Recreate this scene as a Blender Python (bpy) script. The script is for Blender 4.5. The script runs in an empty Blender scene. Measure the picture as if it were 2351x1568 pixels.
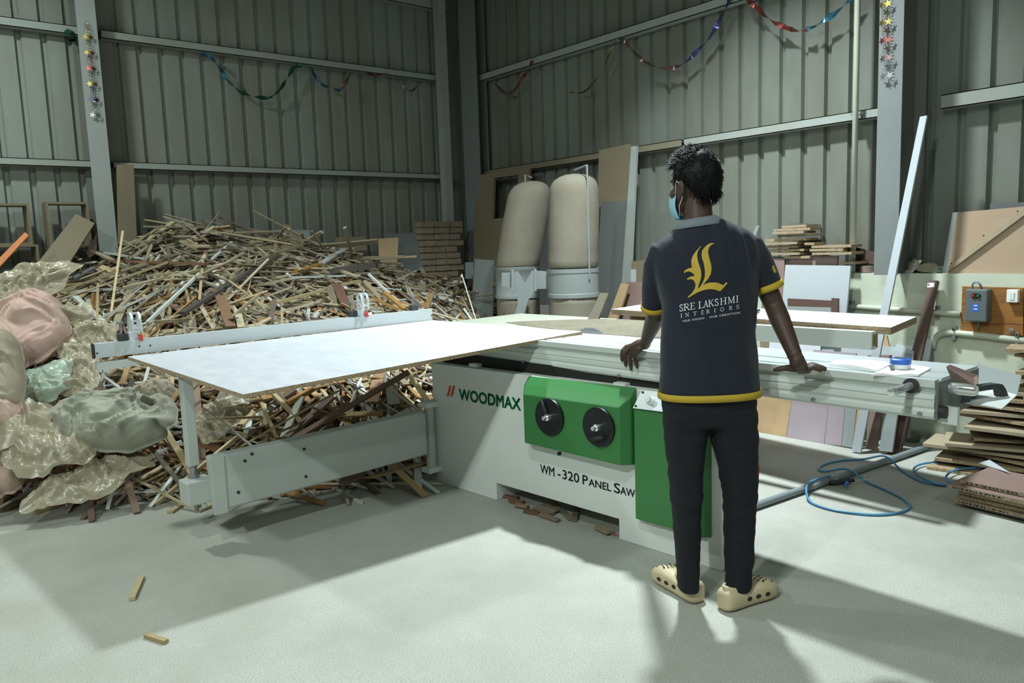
import bpy, bmesh, math, random
from mathutils import Vector, Matrix, noise
random.seed(7)
S = bpy.context.scene
COL = S.collection
V = Vector
# ---------------------------------------------------------------- camera
CAM_H = 1.42
FPX, YAW, PITCH, ROLL = 1778.4, -0.885684, -0.1217106, 0.0347910
CXP, CYP = 1175.5, 784.0
fw = V((math.sin(YAW)*math.cos(PITCH), math.cos(YAW)*math.cos(PITCH), math.sin(PITCH)))
rt0 = fw.cross(V((0, 0, 1))).normalized()
dn0 = fw.cross(rt0)
RT = rt0*math.cos(ROLL) + dn0*math.sin(ROLL)
DN = -rt0*math.sin(ROLL) + dn0*math.cos(ROLL)
CAM = V((0, 0, CAM_H))
cd = bpy.data.cameras.new('camera')
cam = bpy.data.objects.new('camera', cd)
COL.objects.link(cam)
cd.sensor_width = 36.0
cd.lens = FPX/2351.0*36.0
cd.clip_start = 0.05
cam.matrix_world = Matrix((( RT.x, -DN.x, -fw.x, 0), (RT.y, -DN.y, -fw.y, 0), (RT.z, -DN.z, -fw.z, CAM_H), (0, 0, 0, 1)))
S.camera = cam
# ---------------------------------------------------------------- world, exposure
wd = bpy.data.worlds.new('world')
S.world = wd
wd.use_nodes = True
wd.node_tree.nodes['Background'].inputs[0].default_value = (0.90, 0.97, 0.88, 1)
wd.node_tree.nodes['Background'].inputs[1].default_value = 0.13
S.view_settings.view_transform = 'Standard'
S.view_settings.look = 'None'
S.view_settings.gamma = 1.0
S.view_settings.exposure = 0.13
S.view_settings.use_curve_mapping = False
# lamp table: position, watts (the lamps themselves are built further down)
LAMPS = [((-3.25, 3.75, 4.55), 26, 110), ((-5.9, 0.0, 4.25), 14, 180), ((-0.7, -0.4, 4.7), 11, 170), ((-0.4, -3.5, 4.75), 46, 180), ((2.4, 1.6, 5.0), 8, 180)]  # last entry is an added fill lamp for the right wall
LAMP_COL = [(0.88, 0.97, 1.0)] + [(0.90, 1.0, 0.95)]*4
# ---------------------------------------------------------------- pixel helpers (2351 x 1568 frame): a direction, met with a known plane
def rayd(x, y): return RT*((x-CXP)/FPX) + DN*((y-CYP)/FPX) + fw
def PZ(x, y, z=0.0):
    d = rayd(x, y); return CAM + d*((z-CAM_H)/d.z)
def PX(x, y, X):
    d = rayd(x, y); return CAM + d*(X/d.x)
def PY(x, y, Y):
    d = rayd(x, y); return CAM + d*(Y/d.y)
def PP(x, y, p0, n):
    d = rayd(x, y); return CAM + d*((p0-CAM).dot(n)/d.dot(n))
# ---------------------------------------------------------------- materials
def lin(c):
    return tuple(((v/12.92) if v <= 0.04045 else ((v+0.055)/1.055)**2.4) for v in c)
def hexc(h):
    return lin(tuple(int(h[i:i+2], 16)/255 for i in (0, 2, 4)))
MATS = {}
def mat(name, col, rough=0.6, metal=0.0, var=0.0, vscale=3.0, col2=None, speck=None, sscale=120.0, bump=0.0, bscale=60.0,
        stretch=None, coord='Object', spec=0.5, alpha=1.0, trans=0.0, emit=None, objcol=False, attr=None, coat=0.0, sheen=0.0, thresh=None):
    """principled material: base colour col, large noise towards col2 (var), fine specks, noise bump"""
    if name in MATS: return MATS[name]
    m = bpy.data.materials.new(name); MATS[name] = m
    m.use_nodes = True
    nt = m.node_tree; N = nt.nodes; Lk = nt.links
    b = N['Principled BSDF']
    c = hexc(col) if isinstance(col, str) else col
    b.inputs['Roughness'].default_value = rough
    b.inputs['Metallic'].default_value = metal
    b.inputs['Specular IOR Level'].default_value = spec
    b.inputs['Alpha'].default_value = alpha
    b.inputs['Transmission Weight'].default_value = trans
    b.inputs['Coat Weight'].default_value = coat
    b.inputs['Sheen Weight'].default_value = sheen
    if emit:
        b.inputs['Emission Color'].default_value = (*emit[0], 1); b.inputs['Emission Strength'].default_value = emit[1]
    tc = N.new('ShaderNodeTexCoord')
    if coord == 'World':
        g = N.new('ShaderNodeNewGeometry'); vec = g.outputs['Position']
    else:
        vec = tc.outputs[coord]
    if stretch:
        mp = N.new('ShaderNodeMapping'); mp.inputs['Scale'].default_value = stretch
        Lk.new(vec, mp.inputs['Vector']); vec = mp.outputs['Vector']
    out = None
    if objcol:
        oi = N.new('ShaderNodeObjectInfo'); out = oi.outputs['Color']
    elif attr:
        at = N.new('ShaderNodeAttribute'); at.attribute_name = attr; out = at.outputs['Color']
    else:
        rgb = N.new('ShaderNodeRGB'); rgb.outputs[0].default_value = (*c, 1); out = rgb.outputs[0]
    if var > 0:
        nz = N.new('ShaderNodeTexNoise'); nz.inputs['Scale'].default_value = vscale; nz.inputs['Detail'].default_value = 6
        nz.inputs['Roughness'].default_value = 0.62
        Lk.new(vec, nz.inputs['Vector'])
        mr = N.new('ShaderNodeMapRange'); lo, hi = thresh or (0.35, 0.65)
        mr.inputs['From Min'].default_value = lo; mr.inputs['From Max'].default_value = hi; mr.inputs['To Max'].default_value = var
        Lk.new(nz.outputs['Fac'], mr.inputs['Value'])
        mx = N.new('ShaderNodeMix'); mx.data_type = 'RGBA'
        Lk.new(mr.outputs[0], mx.inputs['Factor']); Lk.new(out, mx.inputs['A'])
        if col2 is not None:
            mx.inputs['B'].default_value = (*(hexc(col2) if isinstance(col2, str) else col2), 1)
        else:
            dk = N.new('ShaderNodeMix'); dk.data_type = 'RGBA'; dk.blend_type = 'MULTIPLY'; dk.inputs['Factor'].default_value = 1
            Lk.new(out, dk.inputs['A']); dk.inputs['B'].default_value = (0.55, 0.52, 0.48, 1)
            Lk.new(dk.outputs['Result'], mx.inputs['B'])
        out = mx.outputs['Result']
    if speck:
        s2 = N.new('ShaderNodeTexNoise'); s2.inputs['Scale'].default_value = sscale; s2.inputs['Detail'].default_value = 2
        Lk.new(vec, s2.inputs['Vector'])
        mr2 = N.new('ShaderNodeMapRange'); mr2.inputs['From Min'].default_value = 0.50; mr2.inputs['From Max'].default_value = 0.62
        Lk.new(s2.outputs['Fac'], mr2.inputs['Value'])
        mx2 = N.new('ShaderNodeMix'); mx2.data_type = 'RGBA'
        Lk.new(mr2.outputs[0], mx2.inputs['Factor']); Lk.new(out, mx2.inputs['A'])
        mx2.inputs['B'].default_value = (*hexc(speck), 1)
        out = mx2.outputs['Result']
    Lk.new(out, b.inputs['Base Color'])
    if bump > 0:
        bz = N.new('ShaderNodeTexNoise'); bz.inputs['Scale'].default_value = bscale; bz.inputs['Detail'].default_value = 4
        Lk.new(vec, bz.inputs['Vector'])
        bp = N.new('ShaderNodeBump'); bp.inputs['Strength'].default_value = bump; bp.inputs['Distance'].default_value = 0.01
        Lk.new(bz.outputs['Fac'], bp.inputs['Height']); Lk.new(bp.outputs['Normal'], b.inputs['Normal'])
    return m

m_floor = mat('concrete', 'b3b6ae', 0.62, var=0.65, vscale=1.7, col2='999a8e', speck='8b8e84', sscale=230, bump=0.06, bscale=120, coord='World', spec=0.4)
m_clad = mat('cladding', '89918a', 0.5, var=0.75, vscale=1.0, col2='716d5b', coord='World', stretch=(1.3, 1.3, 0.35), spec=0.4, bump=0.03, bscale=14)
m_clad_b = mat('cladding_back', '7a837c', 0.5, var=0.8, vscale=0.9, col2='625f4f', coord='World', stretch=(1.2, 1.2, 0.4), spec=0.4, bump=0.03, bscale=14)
m_girt = mat('girt_steel', '97a09b', 0.55, var=0.35, vscale=2.0, col2='857f6d', coord='World')
m_girt_dusty = mat('girt_dusty', '7f7a66', 0.8, var=0.4, vscale=2.0, col2='6a6552', coord='World')
m_col = mat('column_steel', '747b7a', 0.5, var=0.25, vscale=3.0, col2='666b69', coord='World', bump=0.05, bscale=20)
m_collight = mat('column_steel_light', '9aa19f', 0.5, var=0.25, vscale=3.0, col2='858a87', coord='World', bump=0.05, bscale=20)
m_coldark = mat('column_web', '6c706a', 0.6, var=0.4, vscale=2.0, col2='57564d', coord='World')
m_plaster = mat('masonry_paint', 'c3cbb8', 0.7, var=0.3, vscale=1.5, col2='aab0a0', coord='World', bump=0.15, bscale=30)
m_roof = mat('roof_sheet', '707a73', 0.6)
m_alu = mat('aluminium', 'ccd4d6', 0.42, 0.45, var=0.15, vscale=4.0, col2='b9c0be', stretch=(0.4, 6, 6))
m_alu_dull = mat('aluminium_dull', 'd2d9d5', 0.5, 0.15, var=0.2, vscale=3.0, col2='bcc3bb', stretch=(0.5, 4, 4))
m_chrome = mat('chrome', 'e8ecec', 0.2, 0.8)
m_steel = mat('saw_steel', '9a9fa0', 0.35, 0.6, var=0.3, vscale=12)
m_cabinet = mat('cabinet_paint', 'dde3df', 0.5, var=0.15, vscale=2.0, col2='b2b5ac', bump=0.02, bscale=60)
m_arm = mat('arm_paint', 'b9c0bc', 0.5, var=0.2, vscale=2.5, col2='989d95')
m_green = mat('green_paint', '37763f', 0.42, var=0.15, vscale=4.0, col2='437f4b')
m_black = mat('black_plastic', '15191b', 0.35)
m_blackm = mat('black_matte', '26292a', 0.6)
m_blackd = mat('black_dusty', '2c3232', 0.65, var=0.3, vscale=20, col2='4d524f')
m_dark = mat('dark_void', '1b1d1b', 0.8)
m_white = mat('white_laminate', 'adb5b9', 0.35, var=0.12, vscale=8, col2='a1a9ad')
m_marble = mat('marble_laminate', 'c8ccd1', 0.38, var=0.55, vscale=6.0, col2='b0b6be', stretch=(1, 2.5, 1), spec=0.45)
m_cream = mat('cream_table', 'a0a696', 0.45, var=0.25, vscale=3, col2='929885')
m_dust = mat('sawdust', '676353', 0.9, var=0.7, vscale=9, col2='4d4a3d', speck='7c7763', sscale=160, bump=0.3, bscale=90, coord='World')
m_pb = mat('particleboard', 'a8967a', 0.8, var=0.35, vscale=30, col2='8a7858', speck='6d5c42', sscale=190, coord='World', bump=0.1, bscale=150)
m_pbf = mat('particleboard_face', 'a3977f', 0.7, var=0.4, vscale=7, col2='8d8268', coord='World')
m_brownlam = mat('brown_laminate', '86716a', 0.5, var=0.3, vscale=6, col2='77625c', stretch=(1, 8, 1))
m_mauve = mat('mauve_laminate', '9d9298', 0.5, var=0.15, vscale=4, col2='8b8087')
m_greylam = mat('grey_laminate', '8c9493', 0.5, var=0.15, vscale=4, col2='7c8382')
m_darkgrey = mat('dark_grey_laminate', '646a68', 0.55, var=0.2, vscale=4, col2='56594f')
m_brownwood = mat('brown_wood', '5d4740', 0.5, var=0.5, vscale=5, col2='463430', stretch=(3, 3, 14))
m_teak = mat('teak_board', '9a6a34', 0.5, var=0.7, vscale=3.5, col2='6d4420', stretch=(1.2, 1, 12))
m_ply = mat('plywood', 'a8937a', 0.65, var=0.4, vscale=4, col2='a08a70', stretch=(1, 1, 6))
m_tan = mat('tan_board', '7b725c', 0.75, var=0.4, vscale=3, col2='685f4b', coord='World')
m_tanply = mat('tan_ply', 'b49a76', 0.6, var=0.5, vscale=5, col2='9d8460')
m_orange = mat('orange_laminate', 'c9793d', 0.5, var=0.2, vscale=6, col2='b56a33')
m_brick = mat('brick', '8a7d6c', 0.9, var=0.5, vscale=9, col2='6f6553', coord='World', bump=0.4, bscale=40)
m_bag = mat('filter_cloth', '827e70', 0.95, var=0.5, vscale=2.6, col2='6a6453', coord='World', bump=0.12, bscale=45)
m_collector = mat('collector_paint', '8a9291', 0.5, var=0.25, vscale=4, col2='7b817b')
m_pvc = mat('pvc_grey', '7c8789', 0.45, var=0.2, vscale=6, col2='6b7476')
m_pvcw = mat('pvc_cream', 'b9bfae', 0.5, var=0.25, vscale=6, col2='a5a995')
m_hose = mat('blue_hose', '4a86b0', 0.35)
m_blue = mat('blue_plastic', '3a69c4', 0.35)
m_bluep = mat('blue_trigger', '2a6fd0', 0.35)
m_red = mat('red_plastic', 'b0302a', 0.4)
m_greenb = mat('green_button', '1c6a44', 0.4)
m_starter = mat('starter_grey', '5d6669', 0.5, var=0.15, vscale=10, col2='4f5657')
m_wplastic = mat('white_plastic', 'e6eaea', 0.4)
m_paper = mat('paper', 'eceff0', 0.7, var=0.25, vscale=10, col2='d8dbdc')
m_sackp = mat('pink_sack', 'c3a49b', 0.75, var=0.6, vscale=4.5, col2='b1a28c', coord='World', bump=0.15, bscale=120, thresh=(0.42, 0.6))
m_sackb = mat('beige_sack', '9c9480', 0.8, var=0.5, vscale=5, col2='857d68', coord='World', bump=0.15, bscale=120)
m_sackg = mat('green_grey_sack', '9a9e8e', 0.75, var=0.6, vscale=4, col2='858372', coord='World', bump=0.12, bscale=120)
m_film = mat('plastic_film', 'b3ab93', 0.3, var=0.5, vscale=6, col2='9a9177', coord='World', alpha=0.7, spec=0.6)
m_filmg = mat('green_film', '9fb6a4', 0.3, alpha=0.8, spec=0.8, var=0.4, vscale=7, col2='b7bba4')
m_stick = mat('offcut_wood', 'a09070', 0.75, objcol=True, var=0.55, vscale=5.0, stretch=(1.5, 5, 5), bump=0.05, bscale=20)
m_heap = mat('offcut_heap', 'a09070', 0.8, attr='Col', var=0.45, vscale=12.0, coord='World')
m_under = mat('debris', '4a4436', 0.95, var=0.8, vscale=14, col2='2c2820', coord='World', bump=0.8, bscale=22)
m_shirt = mat('navy_cotton', '0f1524', 0.85, var=0.25, vscale=5, col2='162036', sheen=0.12, bump=0.06, bscale=160)
m_collar = mat('grey_collar', '6f7a82', 0.85, sheen=0.2, bump=0.06, bscale=200)
m_yellow = mat('yellow_trim', 'b59a2c', 0.8, bump=0.04, bscale=200)
m_gold = mat('gold_print', 'bea13a', 0.6)
m_wprint = mat('white_print', 'd9dfe2', 0.6)
m_trouser = mat('dark_navy_trousers', '0c1018', 0.9, var=0.25, vscale=4, col2='11161f', sheen=0.0, bump=0.06, bscale=140)
m_redstripe = mat('red_stripe', 'b3332e', 0.8)
m_skin = mat('skin', '46342a', 0.55, var=0.35, vscale=9, col2='3b2a21', bump=0.05, bscale=90)
m_hair = mat('black_hair', '08090a', 0.6, var=0.0, spec=0.25)
m_mask = mat('mask_blue', '8fc0d3', 0.8, bump=0.05, bscale=100)
m_clog = mat('clog_foam', 'c2b596', 0.6, var=0.45, vscale=14, col2='b1a27c')
m_holeshade = mat('hole_shade', '2b241c', 0.9)  # dark tone standing in for the shade inside the clog holes
m_textg = mat('lettering_green', '0f8a57', 0.5)
m_texto = mat('lettering_orange', 'c4552b', 0.5)
m_textb = mat('lettering_black', '23292a', 0.5)
m_lampbody = mat('lamp_housing', '3a3d3d', 0.5)
m_lampglow = mat('lamp_glow', 'ffffff', 0.5, emit=((0.86, 1.0, 0.93), 12.0))
m_foil = {k: mat('foil_'+k, c, 0.22, 0.75) for k, c in dict(blue='41748c', green='34664f', red='8f4a45', pink='8f726e', violet='4d4d7a', gold='8f8040', silver='a0a4a2', cyan='45839a', purple='453e5c').items()}
# ---------------------------------------------------------------- object helpers
def tag(o, label=None, cat=None, group=None, kind=None):
    if label: o['label'] = label
    if cat: o['category'] = cat
    if group: o['group'] = group
    if kind: o['kind'] = kind
    return o
def empty(name, loc, label=None, cat=None, group=None, kind=None, rz=0.0):
    o = bpy.data.objects.new(name, None); COL.objects.link(o)
    o.location = loc; o.rotation_euler = (0, 0, rz); o.empty_display_size = 0.05
    o['_m'] = 0; del o['_m']
    return tag(o, label, cat, group, kind)
def wmat(o):
    m = o.matrix_basis.copy()
    return (wmat(o.parent) @ o.matrix_parent_inverse @ m) if o.parent else m
class MB:
    """collects shapes in world coordinates; build() links them as one mesh"""
    def __init__(s): s.v = []; s.f = []; s.mi = []; s.cur = 0; s.col = []
    def add(s, vs, fs):
        o = len(s.v); s.v += [V(p) for p in vs]
        for f in fs: s.f.append(tuple(i+o for i in f)); s.mi.append(s.cur)
        return s
    def box(s, c, size, R=None, taper=None):
        c = V(c); hx, hy, hz = (q/2 for q in size); vs = []
        for z in (-hz, hz):
            k = 1.0 if (taper is None or z < 0) else taper
            for x, y in ((-hx, -hy), (hx, -hy), (hx, hy), (-hx, hy)):
                p = V((x*k, y*k, z)); vs.append(c + (R @ p if R else p))
        return s.add(vs, [(3, 2, 1, 0), (4, 5, 6, 7), (0, 1, 5, 4), (1, 2, 6, 5), (2, 3, 7, 6), (3, 0, 4, 7)])
    def bar(s, a, b, w, t, up=(0, 0, 1)):
        """rectangular bar from a to b, w across, t along up"""
        a = V(a); b = V(b); x = (b-a); L = x.length
        if L < 1e-6: return s
        x.normalize(); u = V(up)
        if abs(x.dot(u)) > 0.98: u = V((1, 0, 0)) if abs(x.x) < 0.9 else V((0, 1, 0))
        y = u.cross(x).normalized(); z = x.cross(y)
        return s.box((a+b)/2, (L, w, t), Matrix((x, y, z)).transposed())
    def quadplate(s, pts, n, t):
        """plate: polygon pts, extruded by t along n"""
        n = V(n).normalized()*t; k = len(pts); vs = [V(p) for p in pts] + [V(p)+n for p in pts]
        fs = [tuple(range(k))[::-1], tuple(range(k, 2*k))] + [(i, (i+1) % k, (i+1) % k + k, i+k) for i in range(k)]
        return s.add(vs, fs)
    def tube(s, pts, r, n=10, caps=True):
        pts = [V(p) for p in pts]; rings = []; prev = None
        for i, p in enumerate(pts):
            d = (pts[min(i+1, len(pts)-1)] - pts[max(i-1, 0)]).normalized()
            if prev is None:
                a = V((0, 0, 1)) if abs(d.z) < 0.9 else V((1, 0, 0)); a = (a - d*a.dot(d)).normalized()
            else:
                a = (prev - d*prev.dot(d)).normalized()
            prev = a; b = d.cross(a); rr = r[i] if isinstance(r, (list, tuple)) else r
            rings.append([p + (a*math.cos(q*2*math.pi/n) + b*math.sin(q*2*math.pi/n))*rr for q in range(n)])
        return s.loft(rings, caps)
    def loft(s, rings, caps=True):
        n = len(rings[0]); o = len(s.v)
        for rg in rings: s.v += [V(p) for p in rg]
        for i in range(len(rings)-1):
            for q in range(n):
                a = o+i*n+q; b = o+i*n+(q+1) % n
                s.f.append((a, b, b+n, a+n)); s.mi.append(s.cur)
        if caps:
            s.f.append(tuple(o+q for q in range(n))[::-1]); s.mi.append(s.cur)
            s.f.append(tuple(o+(len(rings)-1)*n+q for q in range(n))); s.mi.append(s.cur)
        return s
    def cyl(s, a, b, r, n=16, r2=None):
        return s.tube([a, b], [r, r if r2 is None else r2], n)
    def lathe(s, base, prof, n=24, axis=(0, 0, 1)):
        """prof: (radius, height) list along axis from base"""
        ax = V(axis).normalized(); a = V((1, 0, 0)) if abs(ax.x) < 0.9 else V((0, 1, 0)); a = (a-ax*a.dot(ax)).normalized(); b = ax.cross(a); base = V(base)
        return s.loft([[base + ax*h + (a*math.cos(q*2*math.pi/n)+b*math.sin(q*2*math.pi/n))*max(r, 1e-4) for q in range(n)] for r, h in prof])
    def ell(s, c, r, R=None, n=16, m=10):
        c = V(c); rings = []
        for i in range(m+1):
            th = -math.pi/2 + math.pi*i/m; k = max(math.cos(th), 1e-3); ring = []
            for q in range(n):
                p = V((r[0]*k*math.cos(q*2*math.pi/n), r[1]*k*math.sin(q*2*math.pi/n), r[2]*math.sin(th)))
                ring.append(c + (R @ p if R else p))
            rings.append(ring)
        return s.loft(rings)
    def build(s, name, m, parent=None, label=None, cat=None, group=None, kind=None, smooth=False, bevel=0.0, origin=None):
        me = bpy.data.meshes.new(name)
        if parent is not None:
            inv = wmat(parent).inverted(); vs = [inv @ p for p in s.v]; loc = None
        else:
            if origin is None:
                xs = [p.x for p in s.v]; ys = [p.y for p in s.v]; zs = [p.z for p in s.v]
                origin = V(((min(xs)+max(xs))/2, (min(ys)+max(ys))/2, min(zs)))
            loc = V(origin); vs = [p-loc for p in s.v]
        me.from_pydata([tuple(p) for p in vs], [], s.f)
        ms = m if isinstance(m, (list, tuple)) else [m]
        for q in ms: me.materials.append(q)
        for i, p in enumerate(me.polygons):
            p.material_index = min(s.mi[i], len(ms)-1)
            p.use_smooth = bool(smooth)
        if s.col:
            ca = me.color_attributes.new('Col', 'FLOAT_COLOR', 'POINT')
            for i, c in enumerate(s.col): ca.data[i].color = (*c, 1)
        me.update()
        o = bpy.data.objects.new(name, me); COL.objects.link(o)
        if parent is not None: o.parent = parent
        else: o.location = loc
        if smooth == 'auto':
            md = o.modifiers.new('es', 'EDGE_SPLIT'); md.split_angle = math.radians(40)
        if bevel > 0:
            md = o.modifiers.new('bv', 'BEVEL'); md.width = bevel; md.segments = 2; md.limit_method = 'ANGLE'
        return tag(o, label, cat, group, kind)
def fixnormals(o):
    bm = bmesh.new(); bm.from_mesh(o.data); bmesh.ops.recalc_face_normals(bm, faces=bm.faces); bm.to_mesh(o.data); bm.free(); return o
def RotZ(a): return Matrix.Rotation(a, 3, 'Z')
def lerp(a, b, t): return a + (b-a)*t
def interp(xs, ys, x):
    if x <= xs[0]: return ys[0]
    for i in range(len(xs)-1):
        if x <= xs[i+1]:
            return ys[i] + (ys[i+1]-ys[i])*(x-xs[i])/(xs[i+1]-xs[i])
    return ys[-1]
def text_mesh(txt, size, name, m, M, parent, depth=0.0015, spacing=1.0, shear=0.0, xscale=1.0, offset=0.0):
    """flat lettering from the built-in font; M maps text plane (x right, y up, z out) to world"""
    cu = bpy.data.curves.new(name, 'FONT'); cu.body = txt; cu.size = size; cu.extrude = depth; cu.space_character = spacing; cu.shear = shear; cu.offset = offset
    cu.resolution_u = 3
    t = bpy.data.objects.new(name, cu)
    me = bpy.data.meshes.new_from_object(t)
    bpy.data.objects.remove(t)
    me.name = name
    return me
def text_obj(txt, size, name, m, org, ex, ey, parent, width=None, depth=0.001, shear=0.0, spacing=1.0, bold=0.0, label=None, z0=0.0):
    """lettering from the built-in font; bold: strokes thickened by this many metres"""
    cu = bpy.data.curves.new(name, 'FONT'); cu.body = txt; cu.size = size; cu.extrude = 0.0; cu.space_character = spacing
    cu.shear = shear; cu.resolution_u = 3
    t = bpy.data.objects.new(name, cu); COL.objects.link(t)
    dg = bpy.context.evaluated_depsgraph_get()
    me = bpy.data.meshes.new_from_object(t.evaluated_get(dg))
    bpy.data.objects.remove(t)
    xs = [v.co.x for v in me.vertices]; x0, x1 = min(xs), max(xs)
    k = (width/(x1-x0)) if width else 1.0
    ex = V(ex).normalized(); ey = V(ey).normalized(); n = ex.cross(ey); org = V(org)
    mb = MB()
    pts = [org + ex*((v.co.x-x0)*k) + ey*v.co.y + n*(z0+depth) for v in me.vertices]
    for dx, dy in (((0, 0),) if bold <= 0 else ((-1, 0), (-.4, 0), (.4, 0), (1, 0), (0, 1), (0, -1), (.7, .7), (-.7, -.7), (.7, -.7), (-.7, .7))):
        mb.add([q + ex*bold*dx + ey*bold*dy for q in pts], [tuple(p.vertices) for p in me.polygons])
    bpy.data.meshes.remove(me)
    o = mb.build(name, m, parent)
    if label: o['label'] = label
    return o
# ================================================================ setting
XL = -7.58      # inner face of the left wall's girts
YB = 5.50       # inner face of the back wall's girts
fl = MB(); fl.box((-1.0, 0.0, -0.05), (16, 14, 0.10))
fl.build('floor', m_floor, kind='structure')
def cladding_mesh(name, n, pitch, h):
    """n ribs of trapezoidal sheet, inner face looking to -y local, x along"""
    vs = []; fs = []; prof = []
    for i in range(n):
        x = i*pitch
        prof += [(x, 0), (x+pitch*0.70, 0), (x+pitch*0.76, 0.034), (x+pitch*0.94, 0.034)]
    prof.append((n*pitch, 0))
    for z in (0, h): vs += [(x, y, z) for x, y in prof]
    k = len(prof)
    for i in range(k-1): fs.append((i, i+1, i+1+k, i+k))
    me = bpy.data.meshes.new(name); me.from_pydata(vs, [], fs); return me
pitch = 0.186
wl = empty('wall_left', (XL-0.10, 0, 0), kind='structure')
me = cladding_mesh('cladding_sheet', 5, pitch, 4.35); me.materials.append(m_clad)
y = 5.62
while y > -6.4:
    o = bpy.data.objects.new('cladding_sheet', me); COL.objects.link(o); o.parent = wl
    o.location = (0, y-5*pitch, 0); o.rotation_euler = (0, 0, math.pi/2)
    y -= 5*pitch
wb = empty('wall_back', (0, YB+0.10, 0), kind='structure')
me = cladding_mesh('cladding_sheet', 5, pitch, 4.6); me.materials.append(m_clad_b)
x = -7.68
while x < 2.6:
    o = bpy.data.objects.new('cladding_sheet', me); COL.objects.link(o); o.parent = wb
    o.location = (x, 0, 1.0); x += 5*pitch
# girts, each a length of channel on the wall
def girt(p, q, h, mt, parent, depth=0.09, lip=0.02):
    b = MB(); p = V(p); q = V(q); d = (q-p).normalized()
    b.bar(p, q, 0.012, h); return b
LH = [(2.225, 2.285), (3.33, 3.40)]
def channel(a, b, z0, z1, inward, mt, parent):
    mb = MB(); a = V(a); b = V(b); inward = V(inward)
    def pt(base, off, z): return V((base.x, base.y, 0)) + inward*off + V((0, 0, z))
    for off0, off1, za, zb in ((-0.09, 0.0, z1-0.006, z1), (-0.006, 0.0, z0, z1), (-0.09, 0.0, z0, z0+0.006)):
        mb.add([pt(a, off0, za), pt(a, off1, za), pt(a, off1, zb), pt(a, off0, zb), pt(b, off0, za), pt(b, off1, za), pt(b, off1, zb), pt(b, off0, zb)],
               [(0, 1, 2, 3), (7, 6, 5, 4), (0, 4, 5, 1), (1, 5, 6, 2), (2, 6, 7, 3), (3, 7, 4, 0)])
    return mb.build('girt', mt, parent)
CY0, CY1 = 1.56, 1.72     # left wall column flange (y range)
for z0, z1 in LH:
    channel((XL, -6.4, 0), (XL, CY0+0.0, 0), z0, z1, (1, 0, 0), m_girt, wl)
    channel((XL, CY1+0.02, 0), (XL, 5.36, 0), z0, z1, (1, 0, 0), m_girt, wl)
channel((XL, -6.4, 0), (XL, 5.4, 0), 4.12, 4.30, (1, 0, 0), m_girt, wl)
BX0, BX1 = -2.50, -2.34   # back wall column flange (x range)
channel((-7.15, YB, 0), (-4.33, YB, 0), 2.225, 2.29, (0, -1, 0), m_girt_dusty, wb)
channel((-4.30, YB, 0), (BX0, YB, 0), 2.225, 2.29, (0, -1, 0), m_girt, wb)
channel((BX1+0.12, YB, 0), (2.6, YB, 0), 2.215, 2.305, (0, -1, 0), m_girt, wb)
channel((-7.15, YB, 0), (2.6, YB, 0), 3.28, 3.355, (0, -1, 0), m_girt, wb)
# masonry dwarf wall in front of the cladding on the right
MY = 5.40; MZ = 1.148
mw = MB(); mw.box((-1.0+0.0, MY+0.14, MZ/2), (7.4, 0.28, MZ))
mw.build('wall_back_masonry', m_plaster, kind='structure')
# roof
rf = MB(); rf.quadplate([(XL-0.25, -6.5, 4.36), (6.5, -6.5, 5.55), (6.5, 5.75, 5.55), (XL-0.25, 5.75, 4.36)], (0, 0, 1), 0.06)
rf.build('ceiling', m_roof, kind='structure')
# steel columns: I sections with front flange, web, back flange
def column(c, face, w, depth, h, label, mf=None):
    c = V(c); face = V(face); side = V((0, 0, 1)).cross(face)
    e = empty('steel_column', c, label, 'column')
    def plate(name, off0, off1, half, mt):
        b = MB(); p = [c+face*off0-side*half, c+face*off0+side*half, c+face*off1+side*half, c+face*off1-side*half]
        b.quadplate([q for q in p], (0, 0, 1), h); return b.build(name, mt, e)
    plate('front_flange', -0.010, 0.0, w/2, mf or m_col)
    plate('web', -depth+0.01, -0.010, 0.006, m_coldark)
    plate('back_flange', -depth, -depth+0.010, w/2, m_coldark)
    return e
column((XL+0.16, 1.60, 0), (1, 0, 0), 0.15, 0.24, 4.35, 'grey steel column on the left wall with star garland hanging on it', m_collight)
column((-2.405, 5.18, MZ), (0, -1, 0), 0.155, 0.36, 3.7, 'grey steel column on the back wall standing on the white masonry ledge')
column((-7.22, 5.40, 0), (0, -1, 0), 0.30, 0.14, 4.4, 'dark dusty steel column standing in the far corner of the two walls')
b = MB(); b.bar((XL+0.10, 5.22, 0), (XL+0.10, 5.22, 4.3), 0.10, 0.10); b.build('trim_1', m_girt, kind='structure')
b = MB(); b.bar((XL+0.35, 5.30, 4.42), (-4.6, 5.30, 4.75), 0.12, 0.30); b.build('trim_2', m_coldark, kind='structure')
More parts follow.
